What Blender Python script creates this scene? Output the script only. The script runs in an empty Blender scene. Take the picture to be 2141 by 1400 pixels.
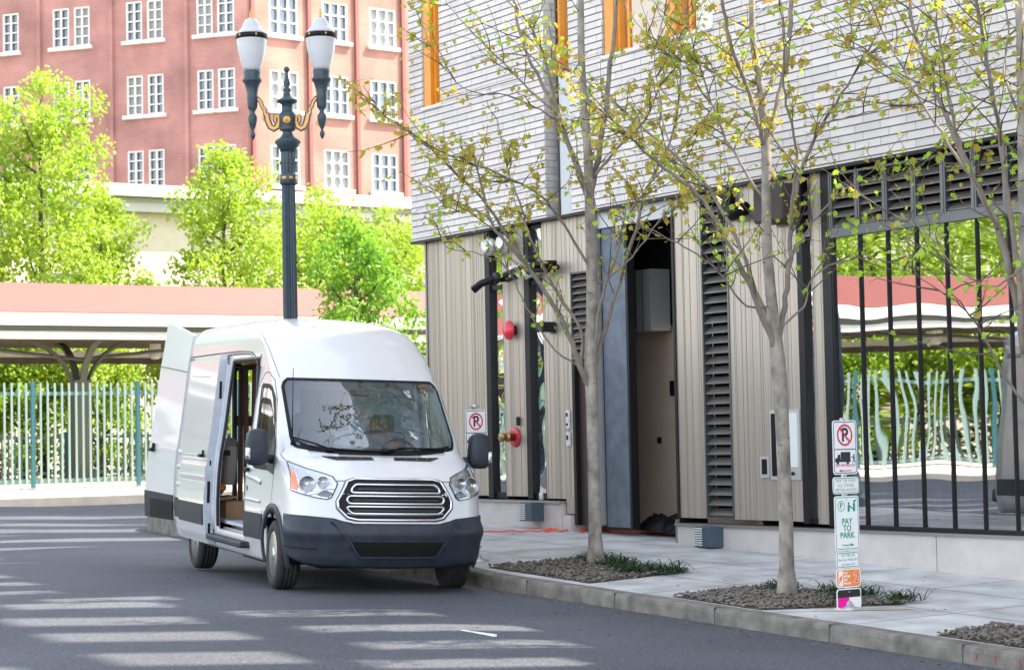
import bpy, bmesh, math, random
import numpy as np
from mathutils import Vector, Matrix, noise as mnoise
random.seed(7)
sc = bpy.context.scene
# ------------------------------------------------------------------ camera, light, exposure
CAMP = Vector((0.0, 15.19, 1.6))
FPX = 4446.0
def _n(v): v = np.array(v, float); return v/np.linalg.norm(v)
_d1 = _n([-1718-1070.5, -(974-700), -FPX]); _d2 = _n([8170-1070.5, -(770-700), -FPX])
_d2 = _n(_d2 - _d1*_d1.dot(_d2)); _R = np.array([_d1, -_d2, np.cross(_d1, -_d2)])
cam = bpy.data.cameras.new("camera"); camo = bpy.data.objects.new("camera", cam); sc.collection.objects.link(camo)
m = Matrix([list(_R[i]) + [CAMP[i]] for i in range(3)] + [[0, 0, 0, 1]])
camo.matrix_world = m
cam.sensor_width = 36; cam.sensor_fit = 'HORIZONTAL'; cam.lens = FPX/2141*36
cam.clip_start = .1; cam.clip_end = 2000
cam.dof.use_dof = True; cam.dof.focus_distance = 21.5; cam.dof.aperture_fstop = 4.0
sc.camera = camo
SUN_EL = math.radians(50); SH = (-.455, -.890)
w = bpy.data.worlds.new("World"); sc.world = w; w.use_nodes = True
nt = w.node_tree; sky = nt.nodes.new("ShaderNodeTexSky"); sky.sky_type = 'NISHITA'; sky.sun_disc = False
sky.sun_elevation = SUN_EL; sky.sun_rotation = math.atan2(SH[0], SH[1]); sky.air_density = 1.0; sky.dust_density = .8; sky.ozone_density = 1.0
bg = nt.nodes["Background"]; hs_ = nt.nodes.new('ShaderNodeHueSaturation'); hs_.inputs['Saturation'].default_value = .38; nt.links.new(sky.outputs[0], hs_.inputs['Color']); nt.links.new(hs_.outputs[0], bg.inputs[0]); bg.inputs[1].default_value = .15
sun = bpy.data.lights.new("sun", 'SUN'); sun.energy = 3.5; sun.angle = math.radians(.8); sun.color = (1, .92, .78)
suno = bpy.data.objects.new("sun", sun); sc.collection.objects.link(suno)
sd = Vector((SH[0]*math.cos(SUN_EL), SH[1]*math.cos(SUN_EL), math.sin(SUN_EL)))
suno.rotation_euler = sd.to_track_quat('Z', 'Y').to_euler(); suno.location = (0, 0, 60)
sc.view_settings.view_transform = 'Standard'; sc.view_settings.look = 'None'
sc.view_settings.exposure = 2.25; sc.view_settings.gamma = 1.0
sc.cycles.max_bounces = 8; sc.cycles.transparent_max_bounces = 16
# ------------------------------------------------------------------ scene helpers
COL = sc.collection
WORG = {}
def tag(o, label=None, cat=None, group=None, kind=None):
    if label: o['label'] = label
    if cat: o['category'] = cat
    if group: o['group'] = group
    if kind: o['kind'] = kind
    return o
def empty(name, loc, label=None, cat=None, group=None, rot=None):
    o = bpy.data.objects.new(name, None); COL.objects.link(o); o.empty_display_size = .3
    o.location = loc; WORG[o.name] = Vector(loc)
    if rot: o.rotation_euler = rot
    return tag(o, label, cat, group)
class MB:
    """collects shapes into one mesh"""
    def __init__(s): s.v = []; s.f = []; s.mi = []; s.sm = []; s.cur = 0; s.smooth = False
    def add(s, vs, fs):
        b = len(s.v); s.v += [tuple(p) for p in vs]
        for f in fs: s.f.append(tuple(i+b for i in f)); s.mi.append(s.cur); s.sm.append(s.smooth)
        return s
    def quad(s, a, b, c, d): return s.add([a, b, c, d], [(0, 1, 2, 3)])
    def box(s, x0, x1, y0, y1, z0, z1):
        if x0 > x1: x0, x1 = x1, x0
        if y0 > y1: y0, y1 = y1, y0
        if z0 > z1: z0, z1 = z1, z0
        return s.add([(x0,y0,z0),(x1,y0,z0),(x1,y1,z0),(x0,y1,z0),(x0,y0,z1),(x1,y0,z1),(x1,y1,z1),(x0,y1,z1)],
              [(0,3,2,1),(4,5,6,7),(0,1,5,4),(1,2,6,5),(2,3,7,6),(3,0,4,7)])
    def rbox(s, c, size, r=.02, rot=None, seg=2):
        bm = bmesh.new(); bmesh.ops.create_cube(bm, size=1)
        for v in bm.verts: v.co = Vector((v.co.x*size[0], v.co.y*size[1], v.co.z*size[2]))
        bmesh.ops.bevel(bm, geom=bm.edges[:], offset=min(r, min(size)*.49), segments=seg, affect='EDGES', profile=.5)
        M = Matrix.Translation(c) @ (rot.to_4x4() if rot else Matrix.Identity(4))
        bm.verts.ensure_lookup_table(); bm.verts.index_update()
        s.add([M @ v.co for v in bm.verts], [[v.index for v in f.verts] for f in bm.faces]); bm.free(); return s
    def tube(s, pts, rad, n=8, cap=True):
        pts = [Vector(p) for p in pts]; k = len(pts)
        if not hasattr(rad, '__len__'): rad = [rad]*k
        up = None; vs = []
        for i, p in enumerate(pts):
            t = (pts[min(i+1, k-1)] - pts[max(i-1, 0)])
            if t.length < 1e-9: t = Vector((0, 0, 1))
            t.normalize()
            if up is None:
                up = Vector((1, 0, 0)) if abs(t.z) > .9 else Vector((0, 0, 1))
            a = t.cross(up)
            if a.length < 1e-6: a = t.orthogonal()
            a.normalize(); b = t.cross(a).normalized(); up = a.cross(t)
            for j in range(n):
                an = 2*math.pi*j/n; vs.append(p + (a*math.cos(an) + b*math.sin(an))*rad[i])
        fs = [(i*n+j, i*n+(j+1) % n, (i+1)*n+(j+1) % n, (i+1)*n+j) for i in range(k-1) for j in range(n)]
        if cap: fs += [tuple(range(n))[::-1], tuple((k-1)*n+j for j in range(n))]
        return s.add(vs, fs)
    def lathe(s, prof, c=(0,0,0), n=24, axis='z', flute=0, M=None):
        vs = []
        for r, h in prof:
            for j in range(n):
                a = 2*math.pi*j/n; rr = r*(1-flute*(j % 2)) if flute else r
                p = Vector((rr*math.cos(a), rr*math.sin(a), h))
                if axis == 'y': p = Vector((p.x, p.z, p.y))
                if axis == 'x': p = Vector((p.z, p.x, p.y))
                if M: p = M @ p
                vs.append(p + Vector(c))
        k = len(prof)
        fs = [(i*n+j, i*n+(j+1) % n, (i+1)*n+(j+1) % n, (i+1)*n+j) for i in range(k-1) for j in range(n)]
        fs += [tuple(range(n))[::-1], tuple((k-1)*n+j for j in range(n))]
        return s.add(vs, fs)
    def grid(s, fn, nu, nv):
        vs = [fn(i/nu, j/nv) for i in range(nu+1) for j in range(nv+1)]
        return s.add(vs, [(i*(nv+1)+j, (i+1)*(nv+1)+j, (i+1)*(nv+1)+j+1, i*(nv+1)+j+1) for i in range(nu) for j in range(nv)])
    def build(s, name, mat, parent=None, label=None, recalc=False, rootlocal=False):
        me = bpy.data.meshes.new(name); me.from_pydata(s.v, [], s.f)
        for m_ in (mat if isinstance(mat, (list, tuple)) else [mat]): me.materials.append(m_)
        me.polygons.foreach_set('material_index', s.mi); me.polygons.foreach_set('use_smooth', s.sm); me.update()
        if recalc:
            bm = bmesh.new(); bm.from_mesh(me); bmesh.ops.remove_doubles(bm, verts=bm.verts, dist=1e-5)
            bmesh.ops.recalc_face_normals(bm, faces=bm.faces); bm.to_mesh(me); bm.free()
        o = bpy.data.objects.new(name, me); COL.objects.link(o)
        WORG[o.name] = Vector((0, 0, 0))
        if parent:
            o.parent = parent
            if not rootlocal: o.location = -WORG.get(parent.name, Vector((0, 0, 0)))
        if label: o['label'] = label
        return o
def at_origin(o, loc):
    """a lone mesh built in world coordinates: put its origin at its base"""
    loc = Vector(loc); o.data.transform(Matrix.Translation(-loc)); o.location = loc; return o
def copy_tree(o, parent=None):
    c = o.copy(); COL.objects.link(c)
    if parent: c.parent = parent
    for ch in list(o.children): copy_tree(ch, c)
    return c
# ------------------------------------------------------------------ materials
MATS = {}
def mat(name, col, rough=.6, metal=0.0, spec=.5, var=.0, vscale=3.0, bump=0.0, bscale=40.0, col2=None, stretch=None, trans=0, coat=0, detail=6):
    m = bpy.data.materials.new(name); m.use_nodes = True; n = m.node_tree.nodes; l = m.node_tree.links
    b = n["Principled BSDF"]; b.inputs['Roughness'].default_value = rough; b.inputs['Metallic'].default_value = metal
    b.inputs['Specular IOR Level'].default_value = spec; b.inputs['Coat Weight'].default_value = coat; b.inputs['Coat Roughness'].default_value = .05
    b.inputs['Base Color'].default_value = (*col, 1)
    tc = n.new('ShaderNodeTexCoord'); mp = n.new('ShaderNodeMapping'); l.new(tc.outputs['Object'], mp.inputs[0])
    if stretch: mp.inputs['Scale'].default_value = stretch
    if var or col2:
        nz = n.new('ShaderNodeTexNoise'); nz.inputs['Scale'].default_value = vscale; nz.inputs['Detail'].default_value = detail; l.new(mp.outputs[0], nz.inputs[0])
        mx = n.new('ShaderNodeMix'); mx.data_type = 'RGBA'
        c2 = col2 or tuple(max(0, c*(1-var)) for c in col)
        c1 = col if col2 else tuple(min(1, c*(1+var*.6)) for c in col)
        mx.inputs[6].default_value = (*c1, 1); mx.inputs[7].default_value = (*c2, 1)
        rp = n.new('ShaderNodeMapRange'); rp.inputs[1].default_value = .3; rp.inputs[2].default_value = .7
        l.new(nz.outputs[0], rp.inputs[0]); l.new(rp.outputs[0], mx.inputs[0]); l.new(mx.outputs[2], b.inputs['Base Color'])
        m['colnode'] = mx.name
    if bump:
        nb = n.new('ShaderNodeTexNoise'); nb.inputs['Scale'].default_value = bscale; nb.inputs['Detail'].default_value = 5; l.new(mp.outputs[0], nb.inputs[0])
        bp = n.new('ShaderNodeBump'); bp.inputs['Strength'].default_value = bump; bp.inputs['Distance'].default_value = .01
        l.new(nb.outputs[0], bp.inputs['Height']); l.new(bp.outputs[0], b.inputs['Normal'])
    MATS[name] = m; return m
def glass_mat(name, tint=(.8,.9,.9), refl=.12, rough=.0, wavy=0.0, wscale=1.0, refl_tilt=None):
    m = bpy.data.materials.new(name); m.use_nodes = True; n = m.node_tree.nodes; l = m.node_tree.links
    for x in list(n): n.remove(x)
    out = n.new('ShaderNodeOutputMaterial'); tr = n.new('ShaderNodeBsdfTransparent'); gl = n.new('ShaderNodeBsdfGlossy'); mx = n.new('ShaderNodeMixShader')
    tr.inputs[0].default_value = (*tint, 1); gl.inputs['Roughness'].default_value = rough; gl.inputs[0].default_value = (.95, .97, 1, 1)
    fr = n.new('ShaderNodeLayerWeight'); fr.inputs[0].default_value = .5
    pw = n.new('ShaderNodeMath'); pw.operation = 'POWER'; pw.inputs[1].default_value = 5; l.new(fr.outputs['Facing'], pw.inputs[0])
    ad = n.new('ShaderNodeMath'); ad.operation = 'MULTIPLY_ADD'; ad.use_clamp = True; ad.inputs[1].default_value = 1-refl-.04; ad.inputs[2].default_value = refl+.04
    l.new(pw.outputs[0], ad.inputs[0]); l.new(ad.outputs[0], mx.inputs[0]); l.new(tr.outputs[0], mx.inputs[1]); l.new(gl.outputs[0], mx.inputs[2]); l.new(mx.outputs[0], out.inputs[0])
    if wavy:
        tc = n.new('ShaderNodeTexCoord'); nz = n.new('ShaderNodeTexNoise'); nz.inputs['Scale'].default_value = wscale; nz.inputs['Detail'].default_value = .5
        l.new(tc.outputs['Object'], nz.inputs[0]); bp = n.new('ShaderNodeBump'); bp.inputs['Strength'].default_value = 1; bp.inputs['Distance'].default_value = wavy
        l.new(nz.outputs[0], bp.inputs['Height']); 
        if refl_tilt:   # shading normal skewed, not the pane: turns reflections aside along the street
            va = n.new('ShaderNodeVectorMath'); va.operation = 'ADD'; va.inputs[1].default_value = refl_tilt; vn = n.new('ShaderNodeVectorMath'); vn.operation = 'NORMALIZE'
            l.new(bp.outputs[0], va.inputs[0]); l.new(va.outputs[0], vn.inputs[0]); l.new(vn.outputs[0], gl.inputs['Normal'])
        else: l.new(bp.outputs[0], gl.inputs['Normal'])
    MATS[name] = m; return m
def leaf_mat(name, c1, c2, trans=.45, vs=2.5):
    m = bpy.data.materials.new(name); m.use_nodes = True; n = m.node_tree.nodes; l = m.node_tree.links
    for x in list(n): n.remove(x)
    out = n.new('ShaderNodeOutputMaterial'); d = n.new('ShaderNodeBsdfDiffuse'); t = n.new('ShaderNodeBsdfTranslucent'); mx = n.new('ShaderNodeMixShader'); mx.inputs[0].default_value = trans
    g = n.new('ShaderNodeBsdfGlossy'); g.inputs['Roughness'].default_value = .45; m2 = n.new('ShaderNodeMixShader'); m2.inputs[0].default_value = .04
    tc = n.new('ShaderNodeTexCoord'); nz = n.new('ShaderNodeTexNoise'); nz.inputs['Scale'].default_value = vs; nz.inputs['Detail'].default_value = 8; nz.inputs['Roughness'].default_value = .8
    mc = n.new('ShaderNodeMix'); mc.data_type = 'RGBA'; mc.inputs[6].default_value = (*c1, 1); mc.inputs[7].default_value = (*c2, 1)
    rp = n.new('ShaderNodeMapRange'); rp.inputs[1].default_value = .35; rp.inputs[2].default_value = .65
    l.new(tc.outputs['Object'], nz.inputs[0]); l.new(nz.outputs[0], rp.inputs[0]); l.new(rp.outputs[0], mc.inputs[0])
    l.new(mc.outputs[2], d.inputs[0]); l.new(mc.outputs[2], t.inputs[0]); l.new(d.outputs[0], mx.inputs[1]); l.new(t.outputs[0], mx.inputs[2])
    l.new(mx.outputs[0], m2.inputs[1]); l.new(g.outputs[0], m2.inputs[2]); l.new(m2.outputs[0], out.inputs[0]); MATS[name] = m; return m
M = MATS
mat('paint', (.55,.555,.565), .25, spec=.5, coat=.5)
mat('paint_in', (.42,.45,.50), .5, var=.15, vscale=6)
mat('plastic', (.024,.031,.043), .45, spec=.3, var=.25, vscale=8, bump=.1, bscale=200)
mat('black', (.006,.006,.008), .5, spec=.2)
mat('rubber', (.022,.021,.021), .8, var=.3, vscale=12, bump=.3, bscale=60)
mat('seam', (.06,.06,.07), .7)
mat('chrome', (.62,.63,.65), .28, 1.0)
mat('alloy', (.62,.61,.60), .32, 1.0, var=.15, vscale=10)
mat('lamp_reflector', (.55,.57,.6), .16, 1.0, bump=.8, bscale=25)
mat('amber', (.85,.16,.01), .25)
mat('cardboard', (.50,.31,.17), .9, var=.15)
mat('tan_board', (.42,.36,.30), .9, var=.15)
mat('wood_brown', (.10,.038,.02), .6, var=.35, vscale=4, stretch=(1,1,.2))
mat('seat_fabric', (.10,.11,.12), .95)
mat('paper', (.8,.8,.78), .8)
glass_mat('windscreen', (.60,.74,.80), .09, wavy=.006, wscale=1.6)
glass_mat('side_glass', (.5,.6,.58), .20)
glass_mat('lens', (.96,.97,.98), .05)
glass_mat('shop_glass', (.62,.70,.68), .58, wavy=.0026, wscale=1.2, refl_tilt=(.257,0,0))
glass_mat('narrow_glass', (.40,.46,.45), .60, wavy=.022, wscale=2.2)
mat('panel', (.43,.375,.32), .42, .45, var=.14, vscale=1.0, stretch=(26,26,.12), detail=4)
mat('panel_grey', (.42,.44,.46), .45, .4, var=.1, stretch=(20,20,.2))
mat('dark_frame', (.012,.012,.014), .45, .0, spec=.25)
mat('grey_frame', (.13,.135,.14), .4, .7)
mat('slat', (.20,.185,.17), .5, .5, var=.15)
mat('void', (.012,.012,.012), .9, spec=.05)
mat('flashing', (.30,.29,.28), .45, .7)
mat('orange', (.72,.27,.02), .5, var=.1)
mat('orange_wood', (.42,.20,.05), .5, var=.2)
mat('beige', (.62,.52,.44), .8, var=.05)
mat('white_sill', (.72,.71,.70), .6)
mat('base_concrete', (.52,.48,.46), .85, var=.12, vscale=4, bump=.1, bscale=60)
mat('steel_blue', (.12,.145,.185), .55, .3, var=.3, vscale=5)
mat('brown_door', (.05,.032,.028), .6)
mat('inner_wall', (.44,.335,.26), .9, var=.05)
mat('red_paint', (.55,.02,.04), .35)
mat('brass', (.35,.24,.10), .35, .9)
mat('utility_blue', (.045,.075,.10), .55)
mat('utility_white', (.62,.64,.65), .5)
mat('silver_box', (.55,.55,.53), .4, .5)
mat('cord', (.85,.10,.05), .5)
mat('bark', (.27,.24,.205), .9, var=.5, vscale=9, bump=.45, bscale=60, stretch=(1,1,.7))
mat('twig', (.10,.075,.06), .85, var=.3)
mat('dark_bark', (.10,.08,.06), .9, var=.3)
leaf_mat('leaf_street', (.27,.50,.02), (.46,.64,.05), .55)
leaf_mat('leaf_bronze', (.50,.32,.06), (.43,.48,.05), .55)
leaf_mat('leaf_lime', (.27,.43,.025), (.42,.54,.06), .55, .8)
leaf_mat('leaf_green', (.12,.32,.015), (.28,.46,.04), .5, 1.6)
leaf_mat('leaf_hedge', (.02,.07,.015), (.05,.12,.02), .3, 1.5)
leaf_mat('blade', (.012,.035,.018), (.04,.085,.025), .2, 6)
mat('lamp_iron', (.035,.058,.075), .45, .2, var=.2, vscale=12)
mat('gold', (.62,.33,.08), .4, .3)
mat('mint', (.24,.34,.31), .5)
mat('teal_shade', (.03,.12,.14), .5)  # fence posts darkened: the shade on their left faces put into the colour
mat('canopy_red', (.205,.064,.056), .7, var=.06)
mat('canopy_white', (.80,.78,.74), .7, var=.05)
mat('canopy_dark', (.13,.10,.085), .8, var=.2)
mat('canopy_column', (.10,.105,.085), .7)
mat('cream', (.78,.68,.56), .85, var=.06)
mat('bg_white', (.62,.62,.60), .7)
mat('pink_brick', (.46,.20,.155), .9, var=.16, vscale=1.2, bump=.1)
mat('pipe_red', (.22,.07,.06), .7)
mat('curtain', (.30,.31,.31), .9)
mat('bg_glass', (.10,.13,.16), .08, spec=1.0)
mat('unseen_concrete', (.42,.40,.38), .9)
mat('sign_white', (.78,.79,.80), .35)
mat('sign_red', (.62,.02,.05), .45)
mat('sign_black', (.015,.015,.017), .5)
mat('sign_green', (.0,.27,.14), .45)
mat('sign_grey', (.30,.36,.33), .6)
mat('sign_orange', (.85,.23,.03), .45)
mat('sign_magenta', (.75,.0,.30), .45)
mat('sign_pink', (.75,.45,.48), .6)
mat('galv', (.5,.5,.51), .45, .8)
mat('globe', (.60,.61,.64), .35, spec=.6)
# frosted globe lets light through
g = M['globe'].node_tree; g.nodes['Principled BSDF'].inputs['Transmission Weight'].default_value = .25
mat('stone', (.15,.13,.11), .9, var=.45, vscale=9)
mat('mulch', (.10,.075,.055), 1.0, var=.5, vscale=30, bump=.6, bscale=60)
mat('marking', (.75,.75,.75), .8)
mat('yellow_line', (.55,.42,.10), .9, var=.3, vscale=20)
XF=[(.20,.24),(.26,.10),(.36,.04),(.50,.01),(.62,.0),(.68,.02),(.72,.06),(.80,.085),(1.0,.10),(1.08,.125),(1.14,.17),(1.20,.26),(1.26,.38),(1.32,.54),(1.37,.68),(1.42,.75),(1.60,.90),(1.85,1.13),(2.05,1.32),(2.18,1.46),(2.30,1.56),(2.45,1.70),(2.60,1.90),(2.70,2.12),(2.78,2.40),(2.84,2.78),(2.875,3.2),(2.895,3.75)]
WF=[(.20,.93),(.26,.98),(.36,1.0),(.50,1.02),(.70,1.03),(.76,1.03),(.80,1.03),(1.05,1.025),(1.3,1.01),(1.45,.985),(1.7,.955),(2.1,.915),(2.4,.885),(2.50,.872),(2.60,.865),(2.68,.845),(2.74,.815),(2.79,.765),(2.83,.70),(2.86,.60),(2.88,.46),(2.895,.02)]
DF=[(.20,.5),(.5,.62),(.7,.62),(.8,.58),(1.1,.62),(1.2,.60),(1.30,.52),(1.37,.46),(1.5,.40),(2.2,.36),(2.5,.52),(2.7,.70),(2.8,.85),(2.895,1.0)]
PF=[(.2,2.3),(.6,2.5),(.8,2.5),(1.1,2.5),(1.3,2.6),(1.5,2.7),(2.2,2.7),(2.5,2.6),(2.7,2.5),(2.895,2.3)]
def ip(T,z): return float(np.interp(z,[a for a,_ in T],[b for _,b in T]))
XR=6.22
_c={}
def outline(z):
    k=round(z,4)
    if k in _c: return _c[k]
    xf,w,d,p=ip(XF,z),ip(WF,z),ip(DF,z),ip(PF,z)
    th=np.linspace(0,math.pi/2,160)
    y=w*np.sin(th)**(2/p); x=xf+d*(1-np.clip(np.cos(th),0,1)**(2/p))
    x=np.append(x,XR); y=np.append(y,w)
    q=np.concatenate([[0],np.cumsum(np.hypot(np.diff(x),np.diff(y)))])
    _c[k]=(q,x,y); return _c[k]
def S(q,z):
    """surface point by arc length from centre line (sign=side)"""
    Q,X,Y=outline(z); a=abs(q); return (float(np.interp(a,Q,X)),math.copysign(1,q)*float(np.interp(a,Q,Y)) if q else 0.0,z)
def Sx(x,z,sd=1):
    Q,X,Y=outline(z); return (x,sd*float(np.interp(x,X,Y)),z)
def Sy(y,z):
    Q,X,Y=outline(z); return (float(np.interp(abs(y),Y[:-1],X[:-1])),y,z)
def qx(x,z): Q,X,Y=outline(z); return float(np.interp(x,X,Q))
def qy(y,z): Q,X,Y=outline(z); return math.copysign(float(np.interp(abs(y),Y[:-1],Q[:-1])),y)
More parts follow.
